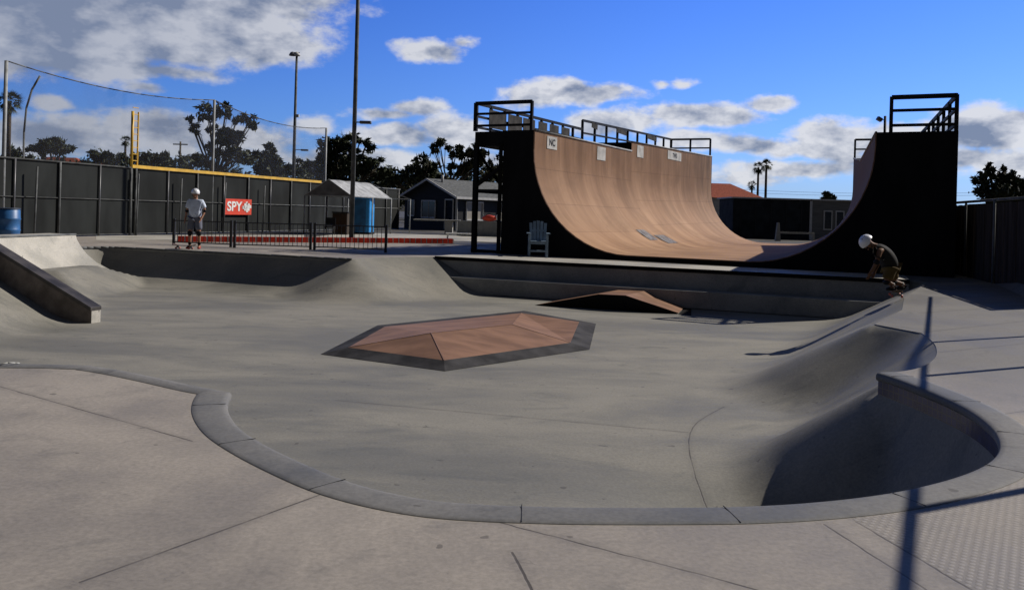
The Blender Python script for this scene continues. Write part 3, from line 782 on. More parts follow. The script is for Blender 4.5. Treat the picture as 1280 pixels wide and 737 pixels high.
# worn painted marks low on the left transition
for (t0, t1, i0, i1) in ((.30, .345, 12, 14), (.36, .42, 13, 15)):
    A_ = profile(t0, False if t0 < TS else True); B_ = profile(t1, False if t1 < TS else True)
    pts_ = [A_[i0][0], B_[i0][0], B_[i1][0], A_[i1][0]]
    MB().poly([p+Vector((.006, 0, .008)) for p in pts_]).build('painted_mark', simple('grey_mark', (.16, .15, .15), .6, .5, 6), vr)
# ------------------------------------------------------------------ back fence
def fpos(px):          # the fence line in plan
    p, q = Vector((atd(7, 200, 28.7).x, 28.7)), Vector((atd(398, 229, 48.0).x, 48.0))
    u = ray(px, 230)[0]; d = q-p
    k = (u*p.y-p.x)/(d.x-u*d.y); return p+d*k
FH = 2.75
fd = (fpos(398)-fpos(7)).normalized()
p0_, p1_, py = fpos(7)-fd*6, fpos(500), fpos(163)
t = thing('ballpark_fence', 'tall dark windscreen fence with yellow top guard along the ball field at left', 'fence', V3(fpos(163), 0))
MB().bar(V3(p0_, FH/2), V3(p1_, FH/2), .02, FH-.06).build('windscreen', M['screen'], t)
nf = Vector((-fd.y, fd.x)); nf = nf if nf.y < 0 else -nf
for zz in (FH, FH*.52, .06):
    MB().tube(V3(p0_+nf*.04, zz), V3(p1_+nf*.04, zz), .035 if zz == FH else .022, n=6).build('rail', M['post'], t)
Ltot = (p1_-p0_).length; k = 0; s_ = .6
while s_ < Ltot:
    p = p0_+fd*s_+nf*.06
    MB().tube(V3(p, 0), V3(p, FH), .045 if k % 2 == 0 else .032, n=8).build('post', M['post'] if k % 2 == 0 else M['lamp'], t); s_ += 1.9; k += 1
MB().bar(V3(py+nf*.02, FH+.06), V3(fpos(400)+nf*.02, FH+.06), .14, .13).build('yellow_guard', M['yellow'], t)
# short free standing stakes in front of the fence
for px, top in ((45, 208), (172, 217), (226, 223), (281, 228), (330, 232)):
    p = fpos(px)+nf*1.1; b2 = atd(px, top, p.y); 
    o = MB().tube((b2.x, p.y, 0), (b2.x+.05, p.y, b2.z), .035, n=8).build('fence_stake', M['post']); 
    tag(o, {45: 'grey steel stake by the fence nearest the left picture edge', 172: 'grey steel stake by the fence just right of the yellow foul pole', 226: 'grey steel stake by the fence left of the standing skater', 281: 'grey steel stake beside the left end of the red sign', 330: 'grey steel stake right of the red sign'}[px], 'stake', 'steel stakes in front of the windscreen fence')
# foul pole
p = py+nf*.02
t = thing('foul_pole', 'yellow foul pole with narrow mesh wing rising from the fence', 'foul pole', V3(p, 0))
MB().tube(V3(p, FH), V3(p, 5.05), .06, n=8).build('pole', M['yellow'], t); MB().tube(V3(p, 0), V3(p, FH), .055, n=8).build('base_pole', M['post'], t)
mb = MB().bar(V3(p+fd*.32, FH+.1), V3(p+fd*.32, 5.05), .05)
for i in range(9): mb.bar(V3(p, FH+.3+i*.27), V3(p+fd*.32, FH+.3+i*.27), .03)
mb.build('wing', M['yellow'], t)
# net poles, cable and net
NPx = [(8, 76, 'leftmost, next to the palm'), (268, 125, 'in front of the eucalyptus tree'), (408, 160, 'behind the canopy tent')]
tops = []
for px, ty, wh in NPx:
    p = fpos(px)+nf*.25; b2 = atd(px, ty, p.y); tops.append(Vector((b2.x, p.y, b2.z)))
    o = MB().tube((b2.x, p.y, 0), (b2.x, p.y, b2.z), .075, .06, 10).build('net_pole', M['steel'])
    tag(o, 'tall grey net pole along the fence, '+wh, 'pole', 'poles carrying the ball net')
t = thing('ball_net', 'thin dark ball net hanging from a sagging cable above the fence', 'net', tops[0])
def sag(a, b_, s, n=14): return [a.lerp(b_, i/n)-Vector((0, 0, s*4*(i/n)*(1-i/n))) for i in range(n+1)]
line = sag(tops[0], tops[1], .34)+sag(tops[1], tops[2], .40)[1:]
MB().path(line, .022, 5).build('cable', M['post'], t)
mb = MB()
for a, b_ in zip(line, line[1:]): mb.poly([a, b_, V3(b_.xy, FH+.05), V3(a.xy, FH+.05)])
mb.build('netting', M['net'], t)
# bent pole
pp = [atd(30, 205, 29.8), atd(30, 165, 29.8), atd(33, 135, 29.8), atd(40, 112, 29.8), atd(50, 95, 29.8)]
pp[0] = V3(pp[0].xy, 0); 
tag(MB().path(pp, .035, 8).build('bent_pole', M['post']), 'thin grey pole curving over at the top, behind the left end of the fence', 'pole')
# sign on the fence
sc_ = fpos(296)+nf*.13; c = V3(sc_, atd(296, 258.5, sc_.y).z)
t = thing('banner_sign', 'red SPY banner with white lettering and cross on the dark fence', 'sign', c)
fx = V3(fd, 0); s_ = sc_.y/F
wS, hS = 33*s_/abs(fd.x+.0)*1.0, 19.5*s_
wS = (fpos(313)-fpos(280)).length
MB().bar(c-fx*wS/2, c+fx*wS/2, .02, hS).build('panel', M['red'], t)
Mx = Matrix((fx, Vector((0, 0, 1)), fx.cross(Vector((0, 0, 1))))).transposed().to_4x4(); 
nb = V3(nf, 0)
M2 = Mx @ Matrix.Diagonal((1.45, 1.25, 1, 1)); M2.translation = c-fx*wS*.16+nb*.02
txt('lettering', 'SPY', hS*.66, M2, M['white'], t)
mb = MB(); cc = c+fx*wS*.31+nb*.022
for a in range(4):
    th = a*math.pi/2+.1; dv = fx*math.cos(th)*1.35+Vector((0, 0, 1))*math.sin(th); mb.bar(cc+dv*.02, cc+dv*hS*.34, .012, hS*.2, up=nb.cross(dv))
for a in range(8):
    th = a*math.pi/4; dv = fx*math.cos(th)*1.3+Vector((0, 0, 1))*math.sin(th)
    mb.box(cc+dv*hS*.22, (hS*.16, .012, hS*.16), rz=math.atan2(fd.y, fd.x))
mb.build('cross_emblem', M['white'], t)
# blue barrel
p = atd(10, 288, 27.6)
t = thing('blue_barrel', 'blue plastic barrel standing behind the raised ramp at far left', 'barrel', (p.x, p.y, 0))
MB().lathe((p.x, p.y, 0), [(.31, 0), (.34, .03), (.35, .3), (.37, .33), (.35, .36), (.35, .66), (.37, .69), (.35, .72), (.34, .98), (.30, 1.02)]).build('drum', M['blue_bin'], t)
MB().lathe((p.x, p.y, 1.01), [(.34, 0), (.35, .01), (.35, .035), (.33, .04)]).build('rim', simple('barrel_rim', (.03, .05, .09), .5), t)
# guard rail panels
pan = [(217, 306, 288.5, 309), (293, 309.5, 388, 312), (393, 312.3, 482, 315.5)]
gr_l = ['nearest the standing skater', 'in the middle of the row', 'beside the canopy tent']
for (x0, y0, x1, y1), wh in zip(pan, gr_l):
    a, b_ = at(x0, y0), at(x1, y1); hh = .80
    t = thing('barrier_fence', 'low black iron picket barrier panel '+wh, 'barrier', a, 'black barrier panels behind the bowl')
    for p in (a, b_): MB().bar(p, p+Vector((0, 0, hh+.06)), .075).build('post', M['iron'], t)
    MB().bar(a+Vector((0, 0, hh)), b_+Vector((0, 0, hh)), .035).build('top_rail', M['iron'], t)
    MB().bar(a+Vector((0, 0, .10)), b_+Vector((0, 0, .10)), .035).build('bottom_rail', M['iron'], t)
    n = int((b_-a).length/.14)
    for i in range(1, n): q = a.lerp(b_, i/n); MB().bar(q+Vector((0, 0, .10)), q+Vector((0, 0, hh)), .016).build('picket', M['iron'], t)
# striped kerb
a, b_ = at(222, 302), at(566, 304); a.z = b_.z = 0
t = thing('striped_kerb', 'red kerb with white blocks behind the black barrier', 'kerb', a)
n = 44; mr_ = MB(); mw = MB()
for i in range(n):
    p, q = a.lerp(b_, i/n), a.lerp(b_, (i+.8)/n); r_ = a.lerp(b_, (i+1)/n)
    mr_.bar(p+Vector((0, 0, .10)), q+Vector((0, 0, .10)), .2, .20)
    mw.bar(q+Vector((0, 0, .095)), r_+Vector((0, 0, .095)), .19, .19)
mr_.build('red_block', M['red2'], t); mw.build('white_block', M['offwhite'], t)
# pale walkway strips behind
def sheet(name, pts_, mat, z): 
    o = MB().poly([(p[0], p[1], z) for p in pts_]).build(name, mat); 
    if o.data.polygons[0].normal.z < 0: o.data.flip_normals()
    return tag(o, kind='structure')
sheet('path', [xy(at(120, 293.8)), xy(at(380, 293.6)), xy(at(380, 299.0)), xy(at(120, 300))], M['light_conc'], .004)
sheet('pavement', [(-9, 38), (8, 38), (8, 47), (-9, 47)], M['light_conc'], .008)
# ------------------------------------------------------------------ canopy tent
t = thing('canopy_tent', 'grey gabled canopy tent beside the blue portable toilet', 'canopy', (-8.5, 43, 0))
A = Vector((atd(381, 244, 42.4).x, 42.4, 1.95)); B = Vector((atd(440, 245, 42).x, 42, 1.95)); ev = Vector((1.35, 4.3, 0))
Rg = (A+B)/2+Vector((0, 0, .82)); 
mb = MB()
for a, b_ in ((B, Rg), (A, Rg)):
    k = 8
    for i in range(k):
        for j in range(4):
            q = []
            for (ii, jj) in ((i, j), (i+1, j), (i+1, j+1), (i, j+1)):
                p = (a+ev*(ii/k)).lerp(b_+ev*(ii/k), jj/4); p = p+Vector((0, 0, -.05*math.sin(math.pi*jj/4)*math.sin(math.pi*((ii*2/k) % 1))+.015*math.sin(ii*2.3+jj)))
                q.append(p)
            f = mb._f([mb.bm.verts.new(p) for p in q]); f.smooth = True
mb.build('roof_sheet', M['canvas'], t, weld=True)
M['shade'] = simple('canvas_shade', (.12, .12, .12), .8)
for s_ in (0, 1):
    o_ = ev*s_
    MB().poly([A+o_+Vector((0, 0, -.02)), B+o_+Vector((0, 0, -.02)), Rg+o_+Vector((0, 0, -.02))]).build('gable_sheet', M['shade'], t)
for p in (A, B, B+ev*.5, A+ev, B+ev, A+ev*.5): MB().tube((p.x, p.y, 0), (p.x, p.y, 1.95), .035, n=8).build('leg', M['steel'], t)
MB().bar(A, B, .05).bar(B, B+ev, .05).bar(A, A+ev, .05).bar(A+ev, B+ev, .05).bar(A, Rg, .04).bar(B, Rg, .04).build('eave_frame', M['steel'], t)
C2 = B+ev*1.02; D2 = C2+Vector((.95, .5, 0)); Q2 = Rg+ev
mb = MB().bar(Q2, D2, .04).bar(C2, D2, .05).tube((D2.x, D2.y, 0), D2, .035, n=8); mb.build('side_frame', M['steel'], t)
# portable toilet
p = atd(452, 290, 44.6)
t = thing('portable_toilet', 'blue portable toilet cabin standing under the canopy tent', 'toilet', (p.x, p.y, 0))
rz = -.10; rm = Matrix.Rotation(rz, 3, 'Z'); cc = Vector((p.x, p.y, 0))
MB().box(cc+Vector((0, 0, 1.02)), (1.05, 1.05, 1.84), rz).build('cabin', M['toilet'], t, .03)
MB().prism([cc+rm@Vector((x, y, 1.95)) for x, y in ((-.56, -.56), (.56, -.56), (.56, .56), (-.56, .56))], [cc+rm@Vector((x, y, 2.12)) for x, y in ((-.35, -.35), (.35, -.35), (.35, .35), (-.35, .35))]).build('roof', M['toilet'], t)
MB().box(cc+rm@Vector((0, -.53, 1.0)), (.72, .02, 1.7), rz).build('door', simple('toilet_door', (.012, .10, .25), .5), t, .01)
MB().box(cc+rm@Vector((.0, 0, .05)), (1.12, 1.12, .1), rz).build('base', M['pad'], t)
# stacked dark chair by the tent
p = atd(412, 291, 41)
t = thing('folding_chair', 'dark folding chair in the shade left of the portable toilet', 'chair', (p.x, p.y, 0))
MB().box((p.x, p.y, .43), (.46, .44, .04)).build('seat', M['pad'], t); MB().box((p.x, p.y+.22, .70), (.46, .03, .34)).build('backrest', M['pad'], t)
for dx in (-.2, .2):
    for dy in (-.2, .2): MB().tube((p.x+dx, p.y+dy, 0), (p.x+dx, p.y+dy, .43), .014, n=6).build('leg', M['post'], t)
p = atd(424, 292, 42.6)
t = thing('equipment_cabinet', 'dark brown wooden cabinet under the left side of the canopy', 'cabinet', (p.x, p.y, 0))
MB().box((p.x, p.y+.3, .55), (.75, .55, 1.1)).build('body', M['wood_dark'], t, .01); MB().box((p.x, p.y+.3, 1.13), (.82, .6, .05)).build('top', M['pad'], t)
for dx in (-.18, .18): MB().box((p.x+dx, p.y+.015, .58), (.33, .02, .9)).build('door', M['wood_cab'], t)
# ------------------------------------------------------------------ grey clubhouse
C0 = Vector((atd(571, 250, 58).x, 58)); C1 = Vector((atd(506, 250, 62).x, 62)); gdv = (C1-C0); Wg = gdv.length; gdn = gdv.normalized()
sdn = Vector((-gdn.y, gdn.x)); sdn = sdn if sdn.x > 0 else -sdn; SL = 9.5
t = thing('clubhouse', 'low dark grey clubhouse with gabled shingle roof and white window frames', 'house', V3(C0, 0))
EH, GH = 2.40, 3.55
def HP(g, s, z): v = C0+gdn*g+sdn*s; return V3(v, z)
MB().prism([HP(0, 0, 0), HP(Wg, 0, 0), HP(Wg, SL, 0), HP(0, SL, 0)], [HP(0, 0, EH), HP(Wg, 0, EH), HP(Wg, SL, EH), HP(0, SL, EH)]).build('wall', M['siding'], t)
mb = MB(); mb.prism([HP(0, .01, EH), HP(Wg, .01, EH), HP(Wg/2, .01, GH-.03)], [HP(0, SL-.01, EH), HP(Wg, SL-.01, EH), HP(Wg/2, SL-.01, GH-.03)]); mb.build('gable', M['siding'], t)
ov = .35; sl_ = (GH-EH)/(Wg/2); mb = MB()
for g0_, g1_ in ((-ov, Wg/2), (Wg+ov, Wg/2)):
    z0_ = EH-sl_*ov
    mb.prism([HP(g0_, -ov, z0_), HP(g1_, -ov, GH), HP(g1_, SL+ov, GH), HP(g0_, SL+ov, z0_)], [HP(g0_, -ov, z0_+.09), HP(g1_, -ov, GH+.09), HP(g1_, SL+ov, GH+.09), HP(g0_, SL+ov, z0_+.09)])
rf = mb.build('roof', M['roof_grey'], t)
mb = MB(); z0_ = EH-sl_*ov
mb.bar(HP(-ov-.02, -ov, z0_+.02), HP(-ov-.02, SL+ov, z0_+.02), .04, .16); mb.bar(HP(-ov, -ov-.02, z0_+.02), HP(Wg/2, -ov-.02, GH+.02), .04, .14); mb.bar(HP(Wg+ov, -ov-.02, z0_+.02), HP(Wg/2, -ov-.02, GH+.02), .04, .14)
mb.build('fascia', M['trim'], t)
MB().bar(HP(-.03, -.03, 0), HP(-.03, -.03, EH-.1), .14).build('corner_trim', M['trim'], t); MB().bar(HP(-.03, SL-.4, 0), HP(-.03, SL-.4, EH-.1), .12).build('corner_trim', M['trim'], t)
def win(face, u, z, w_, h_, inner_mat, nm='window'):
    def W3(a, zz, o_): return HP(a, -o_, zz) if face == 'g' else HP(-o_, a, zz)
    f = MB()
    for (a0, z0w, a1, z1w) in ((u-w_/2, z-h_/2, u+w_/2, z-h_/2), (u-w_/2, z+h_/2, u+w_/2, z+h_/2), (u-w_/2, z-h_/2, u-w_/2, z+h_/2), (u+w_/2, z-h_/2, u+w_/2, z+h_/2)):
        f.bar(W3(a0, z0w, .04), W3(a1, z1w, .04), .09, .09)
    if nm == 'window': f.bar(W3(u, z-h_/2, .035), W3(u, z+h_/2, .035), .045)
    fo_ = f.build(nm, M['trim'], t)
    MB().bar(W3(u-w_/2, z, .012), W3(u+w_/2, z, .012), .02, h_).build('pane', inner_mat, fo_)
win('g', Wg*.86, 1.5, .7, 1.1, M['glass']); win('g', Wg*.52, 1.45, 1.5, 1.2, M['glass']); win('g', Wg*.13, 1.15, .85, 2.0, M['pad'], 'door')
win('s', 1.7, 1.4, 1.6, 1.25, M['curtain']); win('s', 4.9, 1.4, 1.6, 1.25, M['curtain']); win('s', 7.6, 1.4, 1.2, 1.2, M['glass'])
# roof vent
MB().tube(HP(Wg/2-.6, .6, GH-.2), HP(Wg/2-.6, .6, GH+.35), .09, n=8).build('vent', M['offwhite'], rf)
# low concrete walls and counter
a, b_ = atd(572, 290, 47), atd(668, 291, 46)
t = thing('block_wall', 'low dark concrete block wall in front of the clubhouse', 'wall', V3(a.xy, 0))
MB().bar(V3(a.xy, .40), V3(b_.xy, .40), .25, .80).build('wall_body', M['dark_conc'], t); MB().bar(V3(a.xy, .82), V3(b_.xy, .82), .30, .04).build('wall_cap', M['dark_conc'], t)
MB().bar(V3(a.xy, .03)+Vector((0, -.3, 0)), V3(b_.xy, .03)+Vector((0, -.3, 0)), .3, .06).build('footing', M['light_conc'], t)
a = atd(546, 290, 49)
t = thing('concrete_counter', 'pale concrete counter slab on a block pillar before the clubhouse', 'counter', (a.x, a.y, 0))
MB().box((a.x, a.y, .80), (2.7, .8, .08)).build('slab', M['light_conc'], t, .01); MB().box((a.x+.7, a.y, .38), (.45, .6, .76)).build('pillar', M['light_conc'], t)
a = atd(575, 297, 41)
t = thing('white_bench', 'small white low bench on the pavement near the counter', 'bench', (a.x, a.y, 0))
MB().box((a.x, a.y, .26), (1.4, .35, .06)).build('seat', M['white'], t)
for dx in (-.6, .6): MB().box((a.x+dx, a.y, .115), (.08, .3, .23)).build('leg', M['white'], t)
a = atd(614, 276, 46.5); 
t = thing('red_bag', 'red equipment bag with white end lying on the low wall', 'bag', (a.x, a.y, .84))
MB().ball((a.x-.1, a.y, 1.02), .2, 2, (2.1, 1, .9)).build('body', M['red'], t); MB().ball((a.x+.34, a.y, 1.07), .13, 2, (.8, 1, 1.3)).build('end_pocket', M['white'], t)
MB().path([(a.x-.35, a.y-.05, 1.1), (a.x-.2, a.y-.05, 1.27), (a.x+.05, a.y-.05, 1.27), (a.x+.15, a.y-.05, 1.1)], .018, 6).build('handle', M['pad'], t)
# white golf cart beyond
a = atd(657, 291, 40)
t = thing('utility_cart', 'small cream utility cart parked behind the blue chair', 'cart', (a.x, a.y, 0))
MB().prism([(a.x-.3, a.y, .35), (a.x+.32, a.y, .35), (a.x+.32, a.y+.9, .35), (a.x-.3, a.y+.9, .35)], [(a.x-.36, a.y-.05, .82), (a.x+.38, a.y-.05, .82), (a.x+.38, a.y+.95, .82), (a.x-.36, a.y+.95, .82)]).build('body', simple('cream_plastic', (.62, .6, .45), .5), t, .03)
for dx in (-.25, .25):
    MB().tube((a.x+dx-.03, a.y+.1, .19), (a.x+dx+.03, a.y+.1, .19), .19, n=14).build('wheel', M['pad'], t)
MB().path([(a.x-.2, a.y+.9, .8), (a.x-.2, a.y+1.1, 1.1), (a.x+.2, a.y+1.1, 1.1), (a.x+.2, a.y+.9, .8)], .02, 6).build('handle', M['steel'], t)
# tall blue-grey chair by the ramp
b0_ = at(672, 321.5); cx, cy = b0_.x, b0_.y
t = thing('wooden_chair', 'tall blue-grey slatted wooden chair beside the left tower of the ramp', 'chair', (cx, cy, 0))
tilt = .16
for dx in (-.27, .27):
    MB().box((cx+dx, cy-.2, .36), (.07, .08, .72)).build('leg', M['chairblue'], t, .005)
    MB().box((cx+dx, cy+.28, .32), (.07, .08, .64)).build('leg', M['chairblue'], t, .005)
    MB().box((cx+dx*1.12, cy+.02, .74), (.12, .66, .03)).build('arm', M['chairblue'], t, .005)
MB().box((cx, cy, .49), (.54, .46, .035)).box((cx, cy-.22, .46), (.54, .03, .10)).build('seat', M['chairblue'], t, .004)
MB().box((cx, cy-.2, .20), (.50, .10, .05)).build('footrest', M['chairblue'], t, .004)
mb = MB()
for i in range(5):
    f_ = (i-2)/2; top = 1.13-.07*f_*f_; x = cx+f_*.20
    mb.prism([(x-.045, cy+.2, .5), (x+.045, cy+.2, .5), (x+.045, cy+.222, .5), (x-.045, cy+.222, .5)], [(x-.047+f_*.03, cy+.33, top), (x+.047+f_*.03, cy+.33, top), (x+.047+f_*.03, cy+.352, top), (x-.047+f_*.03, cy+.352, top)])
mb.box((cx, cy+.29, .82), (.50, .02, .06)); mb.build('backrest', M['chairblue'], t)
# ------------------------------------------------------------------ buildings beyond the ramp
a = atd(916, 262, 92)
t = thing('villa', 'white stucco house with red tiled hip roof beyond the far end of the ramp', 'house', (a.x, a.y, 0))
x0, x1, y0, y1, e_, r_ = a.x-4.5, a.x+2.2, 88.5, 97, 3.6, 5.2
MB().box(((x0+x1)/2, (y0+y1)/2, e_/2), (x1-x0, y1-y0, e_)).build('wall', M['stucco'], t)
MB().prism([(x0-.5, y0-.5, e_), (x1+.6, y0-.5, e_-.2), (x1+.6, y1+.5, e_-.2), (x0-.5, y1+.5, e_)], [(x0+1, y0+3.4, r_), (x1-2.6, y0+3.4, r_), (x1-2.6, y0+4.4, r_), (x0+1, y0+4.4, r_)]).build('roof', M['redroof'], t)
for wx in (x0+3.1, x0+4.9): 
    f = MB().box((wx, y0-.03, 2.3), (1.0, .06, 1.1)).build('window', M['trim'], t); MB().box((wx, y0-.07, 2.3), (.8, .03, .9)).build('pane', M['glass'], f)
a = atd(904, 266, 75)
t = thing('parked_car', 'white parked car half hidden at the far end of the ramp', 'car', (a.x, a.y, 0))
def car(t, x, y, c):
    MB().prism([(x-2, y-.8, .35), (x+2, y-.8, .35), (x+2, y+.8, .35), (x-2, y+.8, .35)], [(x-2, y-.75, .85), (x+2, y-.75, .85), (x+2, y+.75, .85), (x-2, y+.75, .85)]).build('body', c, t, .06)
    MB().prism([(x-1.3, y-.72, .85), (x+1.2, y-.72, .85), (x+1.2, y+.72, .85), (x-1.3, y+.72, .85)], [(x-.8, y-.6, 1.4), (x+.7, y-.6, 1.4), (x+.7, y+.6, 1.4), (x-.8, y+.6, 1.4)]).build('cabin', M['glass'], t, .04)
    for dx in (-1.25, 1.25):
        for dy in (-.72, .72): MB().tube((x+dx, y+dy-.1, .32), (x+dx, y+dy+.1, .32), .32, n=16).build('wheel', M['pad'], t)
car(t, a.x, a.y, M['white'])
a = atd(968, 275, 60)
t = thing('storage_building', 'long low dark building with flat roof beyond the flat bottom of the ramp', 'building', (a.x, a.y, 0))
xa, xb = atd(916, 275, 60).x, atd(1011, 275, 60).x
MB().box(((xa+xb)/2, 62, 1.42), (xb-xa, 4, 2.84)).build('wall', simple('dark_wall', (.022, .026, .03), .8, .4, 1.5), t)
MB().box(((xa+xb)/2, 62, 2.89), (xb-xa+.3, 4.3, .1)).build('roof', M['trim'], t)
for i in range(5): MB().box((xa+(xb-xa)*(i+.5)/5, 59.98, 1.3), (.08, .05, 2.5)).build('batten', M['siding'], t)
xc = atd(1060, 275, 60).x+.6
t = thing('grey_annex', 'grey boarded annex with white framed windows right of the dark storage building', 'building', (xb+2, 60, 0))
MB().box(((xb+xc)/2+.07, 62, 1.42), (xc-xb-.1, 4, 2.84)).build('wall', simple('grey_boards', (.16, .16, .155), .8, .25, 3, sx=(.3, 1, 7)), t)
MB().box(((xb+xc)/2+.07, 62, 2.89), (xc-xb, 4.3, .1)).build('roof', M['trim'], t)
MB().box((xb+.12, 59.95, 1.4), (.16, .08, 2.8)).build('corner_trim', M['trim'], t)
for wx in (xb+1.35, xb+2.2):
    f = MB().box((wx, 59.97, 1.45), (.62, .06, 1.4)).build('window', M['trim'], t); MB().box((wx, 59.93, 1.45), (.46, .03, 1.22)).build('pane', M['glass'], f)
a = atd(990, 288, 55)
t = thing('low_barrier', 'pale low barrier with angled end in front of the dark building', 'barrier', (a.x, a.y, 0))
mb = MB().box((a.x+.3, a.y, .55), (2.3, .15, .12)).build('beam', M['light_conc'], t)
MB().prism([(a.x-1.1, a.y-.1, 0), (a.x-.75, a.y-.1, 0), (a.x-.75, a.y+.1, 0), (a.x-1.1, a.y+.1, 0)], [(a.x-.98, a.y-.1, 1.2), (a.x-.85, a.y-.1, 1.2), (a.x-.85, a.y+.1, 1.2), (a.x-.98, a.y+.1, 1.2)]).build('post', M['light_conc'], t)
MB().box((a.x+1.4, a.y, .3), (.15, .14, .6)).build('post', M['light_conc'], t)
# house with red roof glimpsed behind the left tower
a = atd(655, 270, 80)
t = thing('red_roof_house', 'house with a red roof glimpsed behind the left ramp tower', 'house', (a.x, a.y, 0))
MB().box((a.x, a.y+3, 1.3), (8, 6, 2.6)).build('wall', M['stucco'], t)
MB().prism([(a.x-4.4, a.y-.4, 2.6), (a.x+4.4, a.y-.4, 2.6), (a.x+4.4, a.y+6.4, 2.6), (a.x-4.4, a.y+6.4, 2.6)], [(a.x-1.8, a.y+2.8, 4.3), (a.x+1.8, a.y+2.8, 4.3), (a.x+1.8, a.y+3.2, 4.3), (a.x-1.8, a.y+3.2, 4.3)]).build('roof', M['redroof'], t)
f = MB().box((a.x-2, a.y-.03, 1.4), (1.2, .06, 1.1)).build('window', M['trim'], t); MB().box((a.x-2, a.y-.07, 1.4), (1, .03, .9)).build('pane', M['glass'], f)
# far houses on the left
for i, (px, wd_, lab) in enumerate([(70, 16, 'far house with rust red roof at the left between the bushes'), (112, 12, 'far house with rust red roof, a little right of the first bushes')]):
    a = atd(px, 197, 230)
    t = thing('far_house', lab, 'house', (a.x, 230, 0))
    MB().box((a.x, 233, 5.2), (wd_, 6, 10.4)).build('wall', M['stucco'], t)
    MB().prism([(a.x-wd_/2-.8, 229, 10.4), (a.x+wd_/2+.8, 229, 10.4), (a.x+wd_/2+.8, 237, 10.4), (a.x-wd_/2-.8, 237, 10.4)], [(a.x-wd_/4, 232.6, 13.2-i), (a.x+wd_/4, 232.6, 13.2-i), (a.x+wd_/4, 233.4, 13.2-i), (a.x-wd_/4, 233.4, 13.2-i)]).build('roof', M['redroof'], t)
# ------------------------------------------------------------------ light poles
p = atd(366.5, 230, 60); tp = atd(368.5, 68, 60)
t = thing('field_light', 'tall thin field light pole with two lamp heads behind the tent', 'light pole', (p.x, 60, 0))
MB().tube((p.x, 60, 0), (p.x, 60, tp.z), .14, .08, 12).build('pole', M['post'], t)
for dx, tl in ((-.28, .5), (.02, -.4)):
    c = Vector((p.x+dx, 59.9, tp.z+.05)); mb = MB(); mb.lathe(c, [(.07, .1), (.2, -.02), (.26, -.16), (.24, -.18)], 12); mb.build('lamp_head', M['lamp'] if dx < 0 else M['offwhite'], t)
MB().bar((p.x-.45, 60, tp.z+.12), (p.x+.2, 60, tp.z+.12), .06).build('cross_arm', M['lamp'], t)
z = atd(368, 187, 60).z; MB().bar((p.x, 60, z), (p.x+.6, 60, z), .05).box((p.x+.75, 60, z-.02), (.5, .25, .12)).build('side_lamp', M['lamp'], t)
z = atd(368, 145, 60).z; MB().box((p.x+.18, 59.9, z), (.25, .2, .2)).build('junction_box', M['offwhite'], t)
p = atd(441, 230, 38)
t = thing('street_light', 'very tall grey light pole with a short side lamp, rising out of frame', 'light pole', (p.x, 38, 0))
MB().tube((p.x, 38, 0), (p.x, 38, 14), .11, .08, 14).build('pole', M['post'], t)
z = atd(452, 153, 38).z; MB().bar((p.x+.05, 38, z), (p.x+.3, 38, z), .05).build('arm', M['lamp'], t); MB().box((p.x+.5, 38, z), (.52, .26, .13)).build('side_lamp', M['lamp'], t, .03)
MB().bar((p.x-.9, 38, 13.6), (p.x+.9, 38, 13.6), .08).build('cross_arm', M['lamp'], t)
for dx in (-.8, .8): MB().box((p.x+dx, 37.9, 13.8), (.45, .3, .35)).build('lamp_head', M['lamp'], t, .03)
p = atd(1105, 200, 52); z = atd(1105, 145, 52).z
t = thing('flood_light', 'slim dark flood light pole behind the right ramp tower', 'light pole', (p.x, 52, 0))
MB().tube((p.x, 52, 0), (p.x, 52, z), .10, .08, 10).build('pole', M['rail_black'], t)
MB().bar((p.x, 52, z-.25), (p.x-.35, 52, z-.25), .05).build('arm', M['lamp'], t); MB().box((p.x-.4, 51.9, z-.22), (.30, .25, .22), rot=Matrix.Rotation(.5, 3, 'Y')).build('lamp_head', M['lamp'], t)
# utility pole + wires
p = atd(225, 200, 150); z = atd(225, 177, 150).z
t = thing('utility_pole', 'wooden utility pole with cross arm far behind the fence', 'utility pole', (p.x, 150, 0))
MB().tube((p.x, 150, 0), (p.x, 150, z), .22, .16, 8).build('pole', M['bark'], t); MB().bar((p.x-1.3, 150, z-.5), (p.x+1.3, 150, z-.5), .2).build('cross_arm', M['bark'], t)
for k, (yy, z_) in enumerate(((233, 235), (236.5, 238))):
    a, b_ = atd(880, yy+1, 110), atd(1290, z_+4, 90)
    o = MB().path(sag(a, b_, .5, 12), .018, 4).build('power_line', M['post'])
    tag(o, ('upper' if k == 0 else 'lower')+' thin power line crossing the sky beyond the ramp', 'wire')
# ------------------------------------------------------------------ right boundary fence
P0, P1 = at(1197, 343), at(1284, 364); rd = (P1-P0).normalized(); P0 = P0-rd*9; P1 = P1+rd*3.2
t = thing('board_fence', 'dark weathered vertical board fence along the right walkway', 'fence', P1)
Lr = (P1-P0).length; rn = Vector((-rd.y, rd.x, 0)); rn = rn if rn.x < 0 else -rn; n = int(Lr/.3); FHr = 1.98; mb = MB()
for i in range(n):
    c = P0+rd*(i+.5)*Lr/n; hh = FHr-.06-.03*random.random()
    mb.box((c.x+rn.x*random.uniform(0, .02), c.y, hh/2), (Lr/n-.018, .025, hh), rz=math.atan2(rd.y, rd.x)+random.uniform(-.02, .02))
mb.build('board_panel', M['wood_dark'], t)
MB().tube(P0+Vector((0, 0, FHr)), P1+Vector((0, 0, FHr)), .035, n=8).build('top_rail', M['post'], t)
for i in range(0, 8):
    c = P0+rd*i*Lr/7.2+rn*.05; MB().tube((c.x, c.y, 0), (c.x, c.y, FHr), .03, n=8).build('post', M['post'], t)
